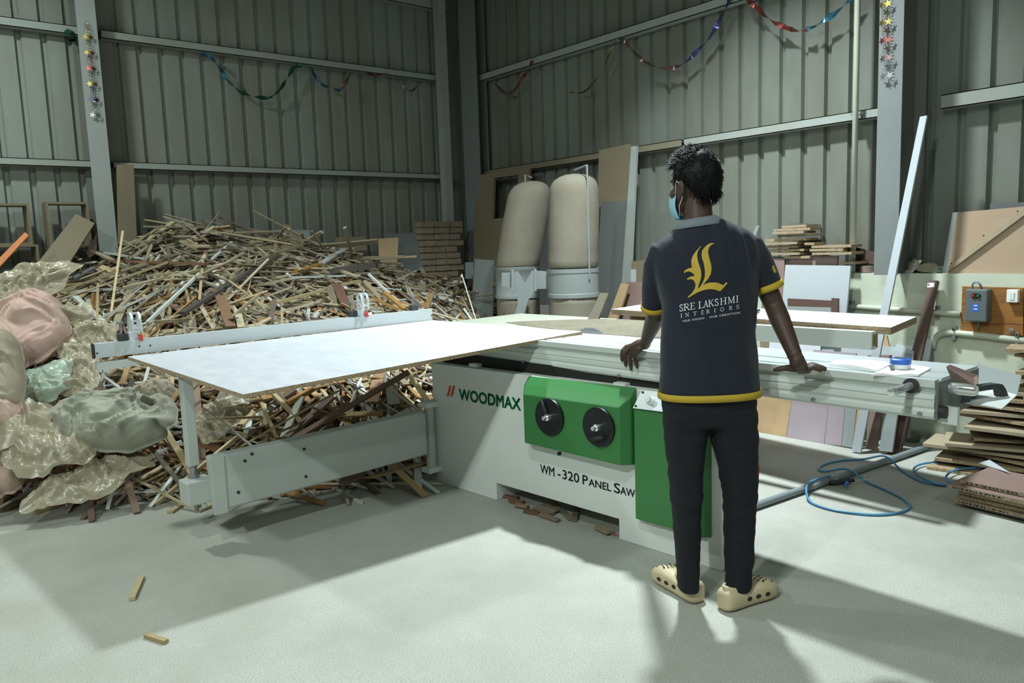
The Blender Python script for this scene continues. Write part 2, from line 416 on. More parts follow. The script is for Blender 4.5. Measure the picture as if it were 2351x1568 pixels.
# ================================================================ lamps (high-bay discs under the roof; the last is an added fill)
for i, (p, wts, spr) in enumerate(LAMPS):
    p = V(p)
    e = empty('high_bay_lamp', p, ['round high bay lamp hanging above the saw and the rear bench', 'round high bay lamp hanging near the left wall above the scrap heap',
              'round high bay lamp hanging above the open floor in front of the saw', 'round high bay lamp hanging far in front of the saw', 'added fill lamp towards the right end of the hall, brightening the right wall'][i], 'lamp', 'high bay lamps under the roof')
    b = MB(); b.lathe(p, [(0.0, 0.0), (0.19, 0.0), (0.19, 0.03), (0.16, 0.06), (0.08, 0.10), (0.0, 0.11)], 24); b.build('housing', m_lampbody, e, smooth='auto')
    b = MB(); b.lathe(p+V((0, 0, -0.006)), [(0.0, 0.0), (0.155, 0.0), (0.155, 0.004), (0.0, 0.004)], 24); b.build('diffuser', m_lampglow, e)
    b = MB(); b.cyl(p+V((0, 0, 0.10)), p+V((0, 0, 0.5)), 0.006, 6); b.build('hanger', m_lampbody, e)
    ld = bpy.data.lights.new('lamp_light', 'AREA'); ld.shape = 'DISK'; ld.size = 0.26; ld.energy = wts*6.0; ld.color = LAMP_COL[i]; ld.spread = math.radians(spr)
    lo = bpy.data.objects.new('lamp_light', ld); COL.objects.link(lo); lo.parent = e; lo.location = (0, 0, -0.02)
# ================================================================ panel saw
MA = math.radians(3.87)
MO = PZ(1003, 1105)
UU = V((math.cos(MA), math.sin(MA), 0)); VV = V((-math.sin(MA), math.cos(MA), 0)); ZZ = V((0, 0, 1))
def mp(u, v, z): return MO + UU*u + VV*v + ZZ*z
def PV(x, y, v): return PP(x, y, MO + VV*v, VV)
def uvz(p): q = p-MO; return (q.dot(UU), q.dot(VV), p.z)
MR = Matrix((UU, VV, ZZ)).transposed()
def mbox(b, u0, u1, v0, v1, z0, z1): return b.box(mp((u0+u1)/2, (v0+v1)/2, (z0+z1)/2), (u1-u0, v1-v0, z1-z0), MR)
saw = empty('panel_saw', MO, 'large white and green sliding panel saw with crosscut fence and swing arm', 'panel saw', rz=MA)
b = MB()
pl = [(0, 0), (0.549, 0), (0.549, 0.10), (1.43, 0.10), (1.43, 0), (1.99, 0), (1.99, 0.752), (0, 0.738)]
b.quadplate([mp(u, 0, z) for u, z in pl], VV, 0.26)
fixnormals(b.build('cabinet', m_cabinet, saw, bevel=0.004))
b = MB(); mbox(b, 0.06, 1.28, 0.261, 1.02, 0.05, 0.738); b.build('machine_body', m_cabinet, saw)
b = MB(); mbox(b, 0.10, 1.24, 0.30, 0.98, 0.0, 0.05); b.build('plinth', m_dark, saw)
# green hand wheel cover: frustum standing off the front
b = MB()
base = [(0.845, 0.392), (1.552, 0.392), (1.552, 0.760), (0.845, 0.745)]
mid = [(0.850, 0.400), (1.550, 0.400), (1.550, 0.72), (0.850, 0.705)]
front = [(0.885, 0.405), (1.512, 0.400), (1.512, 0.672), (0.885, 0.660)]
b.loft([[mp(u, -0.002, z) for u, z in base], [mp(u, -0.045, z) for u, z in mid], [mp(u, -0.088, z) for u, z in front]])
cov = fixnormals(b.build('wheel_cover', m_green, saw, bevel=0.006))
for k, (px, py, ang) in enumerate(((1263, 957, 118), (1376, 980, 18))):
    c = PV(px, py, -0.089); R = 0.094
    b = MB(); b.lathe(c, [(0.0, 0), (R*1.02, 0.0), (R*1.02, 0.004), (R, 0.012), (R*0.93, 0.014), (R*0.80, 0.010), (0.03, 0.010), (0.0, 0.010)], 36, -VV)
    w = b.build('hand_wheel', m_black, saw, smooth='auto')
    b = MB(); b.lathe(c-VV*0.010, [(0, 0), (0.017, 0), (0.017, 0.02), (0.010, 0.026), (0.010, 0.04), (0, 0.04)], 16, -VV); b.build('hub', m_chrome, w, smooth='auto')
    a = math.radians(ang); d = UU*math.cos(a) + ZZ*math.sin(a)
    b = MB(); o = c - VV*0.016 + (d*0.012 if k == 0 else -ZZ*0.052 - d*0.035)
    b.tube([o, o+d*0.03, o+d*0.065, o+d*0.078], [0.008, 0.012, 0.011, 0.007], 10); b.build('folding_handle', m_blackm, w, smooth='auto')
for px, py in ((1286, 1041),):
    c = PV(px, py, 0); b = MB(); b.lathe(c, [(0, 0), (0.009, 0), (0.009, 0.012), (0.006, 0.016), (0, 0.016)], 12, -VV); b.build('bolt', m_blackm, saw)
# green door and control plate
b = MB(); b.loft([[mp(u, -0.002, z) for u, z in ((1.555, 0.140), (1.945, 0.140), (1.945, 0.685), (1.555, 0.675))],
                  [mp(u, -0.050, z) for u, z in ((1.570, 0.150), (1.925, 0.150), (1.925, 0.678), (1.570, 0.668))]])
fixnormals(b.build('green_door', m_green, saw, bevel=0.004))
b = MB(); b.quadplate([mp(1.572, -0.056, 0.672), mp(1.93, -0.056, 0.682), mp(1.93, -0.012, 0.760), mp(1.590, -0.012, 0.750)], -VV*0.8+ZZ*0.5, 0.004)
cp = b.build('control_plate', m_alu, saw)
cn = (-VV*0.87+ZZ*0.49).normalized()
for nm, u, z, mt in (('start_button', 1.655, 0.712, m_wplastic), ('stop_button', 1.760, 0.715, m_red)):
    c = mp(u, -0.036, z)
    b = MB(); b.lathe(c, [(0, 0), (0.019, 0), (0.019, 0.010), (0.015, 0.012), (0.015, 0.030), (0, 0.031)], 18, cn); b.build(nm, mt, cp, smooth='auto')
for u, z in ((1.585, 0.682), (1.600, 0.742)):
    c = mp(u, -0.056+0.044*(z-0.672)/0.08, z)
    b = MB(); b.lathe(c, [(0, 0.003), (0.006, 0.003), (0.005, 0.008), (0, 0.008)], 10, cn); b.build('screw', m_blackm, cp)
# lettering on the front
def line_text(txt, p0, p1, h, name, mt, shear=0.0, bold=0.0, v=-0.001):
    a = PV(*p0, v); c = PV(*p1, v); ex = (c-a); w = ex.length
    return text_obj(txt, h/0.70, name, mt, a, ex, ZZ, saw, width=w, shear=shear, bold=bold, depth=0.0008)
line_text('WOODMAX', (1055, 917), (1195.5, 942), 0.064, 'lettering', m_textg, bold=0.0032)
for x0 in (1025.5, 1034):
    q = [PV(x0, 909.5, -0.0015), PV(x0+5, 910.5, -0.0015), PV(x0+11, 886, -0.0015), PV(x0+6, 885, -0.0015)]
    b = MB(); b.add(q, [(0, 1, 2, 3)]); b.build('lettering_slash', m_texto, saw)
def wl_y(x): return 1087 + (x-1247)*(1142-1087)/(1456-1247)
for t, x0, x1, h in (('WM', 1241, 1273, 0.048), ('-', 1281, 1287, 0.048), ('320', 1292, 1330, 0.048), ('P', 1338, 1350, 0.048), ('ANEL', 1352, 1403, 0.037), ('S', 1410, 1424, 0.048), ('AW', 1425, 1458, 0.037)):
    line_text(t, (x0, wl_y(x0)), (x1, wl_y(x1)), h, 'lettering', m_textb, bold=0.0009)
# bed under the tables
b = MB(); mbox(b, 0.04, 1.96, 0.06, 0.40, 0.74, 0.80); b.build('rail_bed', m_dark, saw)  # near-black colour stands in for the shade in the gap below the carriage
b = MB(); mbox(b, 0.10, 1.30, 0.46, 1.15, 0.74, 0.885); b.build('table_bed', m_cabinet, saw)
for u in (0.33, 1.395):
    b = MB(); mbox(b, u, u+0.07, 0.02, 0.06, 0.742, 0.762); b.build('rail_clip', m_cabinet, saw)
# sliding carriage (extruded aluminium)
CA = V(mp(0.05, 0.0966, 0)); CB = V(mp(2.82, -0.021, 0)); cdir = (CB-CA).normalized(); cin = V((-cdir.y, cdir.x, 0))
def cp3(s, v, z): return CA + cdir*s + cin*v + ZZ*z
CL = (CB-CA).length
prof = [(0.000, 0.922), (0.002, 0.898), (0.020, 0.892), (0.024, 0.880), (0.004, 0.872), (0.0, 0.858), (0.006, 0.853), (0.0, 0.848), (0.0, 0.832), (0.006, 0.822), (0.002, 0.812), (0.002, 0.797),
        (0.012, 0.786), (0.40, 0.786), (0.40, 0.922), (0.185, 0.922), (0.185, 0.914), (0.165, 0.914), (0.165, 0.922), (0.058, 0.922), (0.058, 0.914), (0.036, 0.914), (0.036, 0.922)]
b = MB(); b.loft([[cp3(0, v, z) for v, z in prof], [cp3(CL, v, z) for v, z in prof]])
car = fixnormals(b.build('sliding_carriage', m_alu_dull, saw))
b = MB()
for v0, v1 in ((0.001, 0.034), (0.060, 0.163), (0.187, 0.399)):
    b.quadplate([cp3(0.0, v0, 0.9222), cp3(CL, v0, 0.9222), cp3(CL, v1, 0.9222), cp3(0.0, v1, 0.9222)], ZZ, 0.001)
b.build('top_track', m_alu, car)
for px, py in ((1203, 831), (1422, 862), (1868, 917), (2112, 950)):
    c = PP(px, py, CA, cin); b = MB(); b.lathe(c, [(0, 0), (0.008, 0), (0.007, 0.010), (0, 0.011)], 12, -cin); b.build('bolt', m_steel, car)
# right end: end plate, chrome knob, push handle, guide plate with black grip
b = MB(); b.box(cp3(CL+0.006, 0.19, 0.853), (0.010, 0.37, 0.13), Matrix((cdir, cin, ZZ)).transposed()); b.build('end_plate', m_darkgrey, saw)
b = MB(); c = cp3(CL+0.012, 0.10, 0.885); b.lathe(c, [(0, 0), (0.020, 0), (0.020, 0.075), (0.016, 0.085), (0, 0.086)], 18, cdir); b.build('stop_knob', m_chrome, saw, smooth='auto')
c = PP(2093, 885, CA, cin)
b = MB(); b.lathe(c, [(0, 0), (0.026, 0), (0.026, 0.012), (0.018, 0.014), (0, 0.014)], 20, -cin); hd = b.build('push_handle', m_blackm, saw, smooth='auto')
b = MB(); b.lathe(c-cin*0.012, [(0, 0), (0.0135, 0), (0.0135, 0.125), (0.015, 0.128), (0.0165, 0.140), (0.012, 0.152), (0, 0.154)], 18, -cin); b.build('handle_rod', m_chrome, hd, smooth='auto')
zp = 0.815
gp = [PZ(2148, 912, zp), PZ(2300, 938, zp), PZ(2335, 906, zp), PZ(2232, 880, zp)]
b = MB(); b.quadplate(gp, -ZZ, 0.004); gpl = b.build('guide_plate', m_alu_dull, saw)
e0, e1 = gp[3], gp[2]
b = MB(); up = ZZ*0.075 + cin*0.05
b.quadplate([e0, e1, e1+up*0.82, e0+up], cin, 0.003); b.build('back_sheet', m_greylam, gpl)
h0 = PZ(2206, 923, zp); h1 = PZ(2302, 908, zp); hdv = (h1-h0).normalized(); 
b = MB(); hw = 0.016; hs = V((-hdv.y, hdv.x, 0)); L = (h1-h0).length
pf = [(-0.012, 0), (0.005, 0.028), (0.022, 0.046), (0.05, 0.052), (L-0.05, 0.052), (L-0.022, 0.046), (L-0.005, 0.028), (L+0.012, 0), (L-0.026, 0), (L-0.034, 0.024), (L-0.045, 0.032), (0.045, 0.032), (0.034, 0.024), (0.026, 0)]
b.quadplate([h0-hs*hw+hdv*x+ZZ*z for x, z in pf], hs, hw*2); fixnormals(b.build('grip', m_blackd, gpl, bevel=0.003))
b = MB(); c = cp3(CL+0.012, 0.02, 0.815); b.lathe(c, [(0.012, 0), (0.022, 0), (0.022, 0.02), (0.012, 0.02)], 18, cdir); b.build('end_ring', m_blackm, saw)
b = MB(); b.box(cp3(CL+0.03, 0.05, 0.80), (0.06, 0.02, 0.06), Matrix((cdir, cin, ZZ)).transposed()); b.build('end_bracket', m_alu_dull, saw)
# saw table, blade, sawdust
b = MB(); mbox(b, -0.52, 0.42, 0.43, 1.262, 0.880, 0.914); b.build('extension_table', m_cream, saw, bevel=0.003)
b = MB(); mbox(b, 0.4225, 1.30, 0.465, 1.255, 0.880, 0.914); b.build('saw_table', m_steel, saw, bevel=0.003)
random.seed(3)
b = MB(); rr = [(0.36, 1.20), (0.10, 0.98), (-0.06, 0.80), (-0.10, 0.70), (0.2, 0.62), (0.5, 0.56), (0.9, 0.52), (1.28, 0.50), (1.285, 0.9), (1.28, 1.22), (0.8, 1.235)]
ring = []
for i in range(len(rr)):
    a, c = V((*rr[i], 0)), V((*rr[(i+1) % len(rr)], 0))
    for q in range(5):
        p = a.lerp(c, q/5); ring.append((p.x+random.uniform(-.012, .012), p.y+random.uniform(-.008, .008)))
cx = sum(p[0] for p in ring)/len(ring); cy = sum(p[1] for p in ring)/len(ring)
rings = []
for k, zz in ((1.0, 0.9145), (0.985, 0.917), (0.9, 0.9195), (0.75, 0.921), (0.55, 0.923), (0.3, 0.922), (0.05, 0.924)):
    rings.append([mp(cx+(x-cx)*k, cy+(y-cy)*k, zz + (0.004*noise.noise((x*9*k, y*9*k, 1)) if k < 0.95 else 0)) for x, y in ring])
b.loft(rings); o = fixnormals(b.build('sawdust_layer', m_dust, saw, smooth=True)); o['kind'] = 'stuff'
bc = PZ(1366, 768, 0.914); bc = V(mp(uvz(bc)[0], 0.448, 0.914+0.047-0.165)); r = 0.165
b = MB(); n = 144; ring = []
for i in range(n):
    a = i*2*math.pi/n; rr_ = r if i % 3 == 0 else (r-0.006 if i % 3 == 1 else r-0.005); ring.append((math.cos(a)*rr_, math.sin(a)*rr_))
b.loft([[bc + UU*x + ZZ*z - VV*0.0015 for x, z in ring], [bc + UU*x + ZZ*z + VV*0.0015 for x, z in ring]]); b.build('saw_blade', m_steel, saw)
# fence rail behind the table on the right
ra = mp(1.10, 1.215, 0); rb_ = mp(2.135, 1.165, 0); rd = (rb_-ra).normalized(); rn = V((-rd.y, rd.x, 0))
b = MB(); pf = [(0, 0.838), (0, 0.930), (0.05, 0.930), (0.05, 0.915), (0.012, 0.915), (0.012, 0.853), (0.05, 0.853), (0.05, 0.838)]
b.loft([[ra+rn*x+ZZ*z for x, z in pf], [rb_+rn*x+ZZ*z for x, z in pf]]); fixnormals(b.build('fence_rail', m_alu_dull, saw))
b = MB(); mbox(b, 1.12, 1.22, 1.20, 1.28, 0.80, 0.86); mbox(b, 0.9, 1.22, 1.10, 1.20, 0.80, 0.87); b.build('rail_bracket', m_cabinet, saw)
# swing arm
b = MB(); pl = [(-1.385, 0.185), (-0.10, 0.200), (-0.10, 0.455), (-0.135, 0.468), (-1.395, 0.462)]
b.quadplate([mp(0.06, v, z) for v, z in pl], -UU, 0.075); arm = fixnormals(b.build('swing_arm', m_arm, saw, bevel=0.012))
b = MB(); mbox(b, 0.055, 0.068, -1.40, -1.335, 0.175, 0.462); b.build('arm_end_trim', m_arm, arm)
for px, py in ((562, 1058), (698, 1031), (547, 1130), (702, 1094), (578, 1042)):
    c = PP(px, py, mp(0.06, 0, 0), UU); b = MB(); b.lathe(c, [(0, 0), (0.008, 0), (0.008, 0.004), (0, 0.004)], 10, UU); b.build('screw', m_blackm, arm)
b = MB(); b.cyl(mp(0.015, -0.045, 0.10), mp(0.015, -0.045, 0.475), 0.030, 18); b.build('pivot_tube', m_arm, saw, smooth='auto')
for z in (0.478, 0.075):
    b = MB(); mbox(b, -0.03, 0.05, -0.09, 0.02, z, z+0.03); b.build('pivot_bracket', m_cabinet, saw)
kc = mp(-0.055, -1.43, 0.285)
b = MB(); b.box(kc, (0.12, 0.13, 0.115), MR); b.build('knuckle_block', m_arm, saw, bevel=0.005)
pc = mp(-0.085, -1.43, 0)
b = MB(); b.cyl(pc+ZZ*0.17, pc+ZZ*0.23, 0.011, 10); b.cyl(pc+ZZ*0.215, pc+ZZ*0.23, 0.02, 6); b.build('adjuster_bolt', m_steel, saw)
b = MB(); b.cyl(pc+ZZ*0.34, pc+ZZ*0.41, 0.018, 14); b.lathe(pc+ZZ*0.342, [(0, 0), (0.028, 0), (0.026, 0.018), (0, 0.02)], 8); b.build('post_spindle', m_steel, saw)
b = MB(); b.box(pc+ZZ*0.625, (0.052, 0.052, 0.44), MR); b.build('support_post', m_arm, saw, bevel=0.004)
# crosscut outrigger frame below the board
F0 = PZ(220, 823, 0.905); F1 = PZ(993, 735, 0.935)
fd = (F1-F0).normalized(); fh = V((fd.x, fd.y, 0)).normalized(); fn = V((-fh.y, fh.x, 0))     # fn points away from the board
if fn.dot(UU) > 0: fn = -fn
b = MB(); dz = ZZ*-0.045
for off, s0, s1 in ((0.02, 0.0, 1.0), (-0.28, 0.12, 0.98), (-0.60, 0.12, 0.98)):
    b.bar(F0.lerp(F1, s0)+fn*off+dz, F0.lerp(F1, s1)+fn*off+dz, 0.06, 0.04)
for s in (0.13, 0.42, 0.72, 0.97):
    p = F0.lerp(F1, s)+dz; b.bar(p+fn*0.04, p-fn*0.62, 0.06, 0.036)
b.build('outrigger_frame', m_arm, saw)
b = MB(); pf = [(0, 0), (0, 0.076), (0.006, 0.078), (0.014, 0.078), (0.016, 0.072), (0.022, 0.072), (0.024, 0.078), (0.044, 0.078), (0.046, 0.070), (0.056, 0.070), (0.056, 0)]
b.loft([[F0+fn*x+ZZ*z for x, z in pf], [F1+fn*x+ZZ*z for x, z in pf]]); fen = fixnormals(b.build('crosscut_fence', m_alu, saw))
b = MB(); b.quadplate([F0-fd*0.004+fn*x+ZZ*z for x, z in ((-0.001, -0.002), (-0.001, 0.079), (0.057, 0.079), (0.057, -0.002))], -fd, 0.006); b.build('end_cap', m_blackm, fen)
for px, py in ((223, 811), (320, 795), (345, 793), (991, 724)):
    c = PP(px, py, F0, fn); b = MB(); b.lathe(c, [(0, 0), (0.005, 0), (0.005, 0.002), (0, 0.002)], 10, -fn); b.build('screw', m_blackm, fen)
def stop(px, k, with_arm=True):
    """flip stop on the fence at image column px"""
    c = PP(px, 740, F0+fn*0.03, fn); s = (c-F0).dot(fh)/(F1-F0).dot(fh); c = F0.lerp(F1, s) + ZZ*0.078 + fn*0.028
    Rm = Matrix((fh, -fn, ZZ)).transposed()
    b = MB(); b.box(c-fh*0.055+ZZ*0.018, (0.05, 0.045, 0.036), Rm); b.build('stop_block', m_blackd, fen, bevel=0.003)
    b = MB(); b.cyl(c-fh*0.06+ZZ*0.036, c-fh*0.06+ZZ*0.095, 0.007, 10); b.lathe(c-fh*0.06+ZZ*0.09, [(0, 0), (0.018, 0), (0.018, 0.012), (0.012, 0.016), (0, 0.016)], 14); b.build('clamp_screw', m_steel, fen, smooth='auto')
    if not with_arm: return
    b = MB(); b.box(c+ZZ*0.02, (0.05, 0.03, 0.045), Rm); b.build('stop_body', m_alu, fen, bevel=0.003)
    b = MB(); b.box(c+fh*0.03-fn*0.03+ZZ*0.010, (0.022, 0.012, 0.034), Rm @ Matrix.Rotation(0.3, 3, 'X')); b.build('release_lever', m_red, fen, bevel=0.002)
    # two hoop arms side by side, joined by bridges
    for off in (-0.020, 0.020):
        pts = [c + fh*(off+0.01) + fn*0.012 + ZZ*0.03]
        for i in range(13):
            a = math.pi*i/12; pts.append(c + fh*(off+0.01) + fn*(0.012 + (math.cos(a)-1)*0.034) + ZZ*(0.105 + 0.040*math.sin(a)))
        pts.append(c + fh*(off+0.01) - fn*0.058 + ZZ*0.045)
        b = MB(); b.tube(pts, 0.0085, 8); b.build('stop_arm', m_alu, fen, smooth='auto')
    for zz, q in ((0.06, 0.010), (0.10, 0.010), (0.145, -0.022), (0.07, -0.056)):
        b = MB(); b.bar(c+fh*-0.012+ZZ*zz+fn*q, c+fh*0.032+ZZ*zz+fn*q, 0.014, 0.012); b.build('arm_bridge', m_alu, fen)
stop(303, 0); stop(828, 1); stop(967, 2, False)
# ================================================================ the board on the saw
BP = [PZ(558.6, 905.5, 0.862), PZ(293, 818.5, 0.906), PZ(993, 735, 0.936), PZ(1337, 761, 0.9415)]    # near, far left, back, right
b = MB(); n = 12; top = []
P = lambda s, t: BP[1].lerp(BP[0], s).lerp(BP[2].lerp(BP[3], s), t)
for i in range(n+1):
    for j in range(n+1):
        p = P(i/n, j/n); top.append(p)
k = n+1; vs = top + [p-ZZ*0.0185 for p in top]; fs = []; mi = []
for i in range(n):
    for j in range(n):
        a = i*k+j; fs.append((a, a+k, a+k+1, a+1)); mi.append(0); a += k*k; fs.append((a, a+1, a+k+1, a+k)); mi.append(0)
for i in range(n):
    for a, c in ((i*k, (i+1)*k), ((i+1)*k+n, i*k+n), (i+1, i), (n*k+i, n*k+i+1)):
        fs.append((a, c, c+k*k, a+k*k)); mi.append(1)
b.add(vs, fs); b.mi = mi
o = fixnormals(b.build('laminated_board', [m_marble, m_pb], label='large white marble-print board lying on the saw against the crosscut fence', cat='board'))
# open notebook, tape measure on the carriage
def cz(x, y, z=0.9235): return PZ(x, y, z)
nb = empty('open_notebook', cz(2010, 850), 'open worn paper notebook lying on the saw carriage', 'notebook')
zt = 0.9238
b = MB(); lp = [cz(1902, 838, zt), cz(1925, 829, zt), cz(2048, 838, zt), cz(2012, 855, zt)]
rings = []
for i in range(9):
    t = i/8; a = lp[0].lerp(lp[3], t); c = lp[1].lerp(lp[2], t); hh = 0.006+0.010*math.sin(math.pi*t)**1.0*(0.5+t*0.5)
    rings.append([a, c, c+ZZ*hh, a+ZZ*hh])
b.loft(rings); fixnormals(b.build('left_pages', m_paper, nb, smooth='auto'))
b = MB(); rp = [cz(2000, 862, zt), cz(2052, 838, zt), cz(2138, 847, zt), cz(2108, 864, zt)]
rings = []
for i in range(9):
    t = i/8; a = rp[0].lerp(rp[3], t); c = rp[1].lerp(rp[2], t); hh = 0.004+0.004*math.sin(math.pi*t)
    rings.append([a, c, c+ZZ*hh, a+ZZ*(hh + 0.004*math.sin(t*9))])
b.loft(rings); fixnormals(b.build('right_pages', m_paper, nb, smooth='auto'))
tmc = cz(2067, 845, 0.932)
tm = empty('tape_measure', tmc, 'blue and white tape measure lying on the open notebook', 'tape measure')
def rrect(c, ex, ey, w, h, r, z, n=5):
    out = []
    for (sx, sy, a0) in ((1, 1, 0), (-1, 1, 90), (-1, -1, 180), (1, -1, 270)):
        for i in range(n+1):
            a = math.radians(a0+90*i/n); out.append(c + ex*(sx*(w/2-r)+r*math.cos(a)) + ey*(sy*(h/2-r)+r*math.sin(a)) + ZZ*z)
    return out
b = MB(); b.loft([rrect(tmc, UU, VV, 0.064, 0.060, 0.024, 0.0), rrect(tmc, UU, VV, 0.066, 0.062, 0.024, 0.016)]); b.build('case_bottom', m_wplastic, tm, smooth='auto')
b = MB(); b.loft([rrect(tmc, UU, VV, 0.067, 0.063, 0.024, 0.0162), rrect(tmc, UU, VV, 0.067, 0.063, 0.024, 0.033), rrect(tmc, UU, VV, 0.058, 0.054, 0.022, 0.037)]); b.build('case_top', m_blue, tm, smooth='auto')
b = MB(); b.box(tmc+ZZ*0.039, (0.034, 0.018, 0.004), MR); b.build('belt_clip', m_steel, tm)
b = MB(); q0 = tmc-VV*0.029-UU*0.020+ZZ*0.012; b.bar(q0, q0-VV*0.02-UU*-0.005, 0.016, 0.003); b.bar(q0-VV*0.02+UU*0.005, q0-VV*0.035+UU*0.018-ZZ*0.010, 0.013, 0.003); b.build('tape_tongue', m_darkgrey, tm)
b = MB(); w0 = cz(2165, 850, 0.9235); pts = [PZ(2172, 842, 0.985), PZ(2185, 872, 0.93), PZ(2238, 885, 0.93), PZ(2235, 866, 0.95)]
b.quadplate(pts, (0.3, 0.8, 0.3), 0.018); b.build('wedge_offcut', [m_brownlam], label='brown laminate wedge offcut standing at the end of the saw carriage', cat='offcut')
# ================================================================ scrap heap along the left wall
FY = [-1.5, 0.0, 0.44, 0.63, 0.93, 1.21, 1.65, 2.1, 2.4, 2.7, 3.2, 4.0, 4.6, 5.0, 5.4]
FX = [-6.3, -5.70, -5.50, -5.30, -5.06, -4.80, -4.52, -4.16, -4.15, -4.18, -4.35, -4.9, -5.45, -5.9, -6.1]
RY = [-1.5, 0.0, 0.8, 1.1, 1.5, 1.85, 2.35, 2.6, 2.95, 3.4, 3.9, 4.4, 4.95, 5.3, 5.5]
RZ = [0.85, 1.03, 1.13, 1.17, 1.36, 1.58, 1.60, 1.58, 1.53, 1.46, 1.34, 1.17, 0.97, 0.70, 0.50]
def hp(x, y):
    xf = interp(FY, FX, y); zr = interp(RY, RZ, y)
    t = (xf-x)/(xf-(-7.15))
    if t <= 0: return 0.0
    t = min(t, 1.0)
    s = 0.62*t + 0.38*(1-(1-t)**2)
    return zr*s + 0.05*noise.noise((x*1.7, y*1.7, 0.3))*min(1, t*4)
def onpile(px, py, dz=0.0):
    d = rayd(px, py); s = 2.0
    while s < 14:
        p = CAM + d*s
        if p.x < XL-0.05 or p.z < hp(p.x, p.y)+dz: return p
        s += 0.02
    return PZ(px, py, 0)
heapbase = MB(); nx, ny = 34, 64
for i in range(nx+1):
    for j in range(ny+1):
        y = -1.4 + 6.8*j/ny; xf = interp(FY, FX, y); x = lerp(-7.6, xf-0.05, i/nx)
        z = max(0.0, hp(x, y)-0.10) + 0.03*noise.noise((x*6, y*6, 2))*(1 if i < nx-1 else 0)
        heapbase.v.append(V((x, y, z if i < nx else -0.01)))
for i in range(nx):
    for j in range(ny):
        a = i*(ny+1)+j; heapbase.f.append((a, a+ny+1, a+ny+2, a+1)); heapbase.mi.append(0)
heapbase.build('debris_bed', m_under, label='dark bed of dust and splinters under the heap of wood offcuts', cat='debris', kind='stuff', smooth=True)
PAL_DUSTY = ['a79e87', '9c937b', '958b73', 'ada38a', '877e69', 'a1957d', '90866a', 'b1a891', '7b7465', '9e9786']
PAL_CLEAN = ['b9a680', 'a98f66', 'c4b594', '9a7a55', '8a6a4c', 'b4a27c', '6d574a', 'cfd4cf', 'd7dcdb', '8e8f8a', 'a07c4c', '957048', '7d6659', 'c9d0cd', 'b9bfbb', 'ae9c78', 'c0b08c', '9b8e76', '5c5048', 'b3a07b', 'a1916f']
def heapcol(x, y, z):
    clean = max(0.0, min(1.0, (1.35-z)/0.9))*0.75 + 0.08
    if y > 4.4: clean *= 0.3
    c = hexc(random.choice(PAL_CLEAN if random.random() < clean else PAL_DUSTY))
    k = random.uniform(0.9, 1.35)
    return tuple(min(1, q*k) for q in c)
unit = bpy.data.meshes.new('wood_offcut')
unit.from_pydata([(x, y, z) for z in (-.5, .5) for x, y in ((-.5, -.5), (.5, -.5), (.5, .5), (-.5, .5))], [], [(3, 2, 1, 0), (4, 5, 6, 7), (0, 1, 5, 4), (1, 2, 6, 5), (2, 3, 7, 6), (3, 0, 4, 7)])
unit.materials.append(m_stick)
def frame(a, b, roll=0.0):
    x = (b-a).normalized(); up = ZZ if abs(x.z) < 0.95 else V((1, 0, 0))
    y = up.cross(x).normalized(); z = x.cross(y)
    return Matrix((x, y*math.cos(roll)+z*math.sin(roll), z*math.cos(roll)-y*math.sin(roll))).transposed()
def stick(a, b, w, t, col, label, roll=0.0, name='wood_offcut', cat='offcut', group=None):
    o = bpy.data.objects.new(name, unit); COL.objects.link(o)
    o.matrix_world = Matrix.Translation((a+b)/2) @ frame(a, b, roll).to_4x4() @ Matrix.Diagonal(((b-a).length, w, t, 1))
    o.color = (*col, 1)
    return tag(o, label, cat, group)
GEN_LABEL = 'thin wood or board offcut lying loose in the big scrap heap'
GROUP = 'loose offcuts of the scrap heap'
random.seed(21)
# --- random pieces
pieces = []
def rnd_piece(near):
    for _ in range(50):
        y = random.uniform(-0.2, 5.25); xf = interp(FY, FX, y)
        x = lerp(-7.45, xf+0.03, random.random()**(0.9 if near else 1.0))
        if x < -7.5: continue
        # keep clear of sacks on the left front and of the saw cabinet
        q = V((x, y, 0))-MO; u_, v_ = q.dot(UU), q.dot(VV)
        if u_ > -0.12 and v_ > -0.15: continue
        break
    h = hp(x, y)
    e = 0.05; gx = (hp(x+e, y)-hp(x-e, y))/(2*e); gy = (hp(x, y+e)-hp(x, y-e))/(2*e)
    nrm = V((-gx, -gy, 1)).normalized()
    az = random.uniform(0, math.pi)
    d = V((math.cos(az), math.sin(az), 0)); d = (d - nrm*d.dot(nrm)).normalized()
    tilt = random.gauss(0, 0.12) if random.random() < 0.96 else random.uniform(-0.6, 0.6)
    d = (d + nrm*tilt).normalized()
    L = min(1.5, random.lognormvariate(math.log(0.38), 0.58)); w = random.choice((0.012, 0.016, 0.018, 0.02, 0.025, 0.03, 0.035, 0.05)); t = random.choice((0.008, 0.010, 0.014, 0.018))
    if random.random() < 0.025: w = random.uniform(0.07, 0.13); L = random.uniform(0.12, 0.35)
    c = V((x, y, h)) + nrm*(random.uniform(-0.10, 0.035) + abs(tilt)*L*0.08)
    low = c.z - abs(d.z)*L/2
    if low < 0.008: c.z += 0.008-low
    a, b_ = c-d*L/2, c+d*L/2
    for p in (a, b_):
        if p.x < -7.5: s = -7.5-p.x; a.x += s; b_.x += s
    return a, b_, w, t, random.gauss(0, 0.5)
NP = 6800
for i in range(NP): pieces.append(rnd_piece(i % 2))
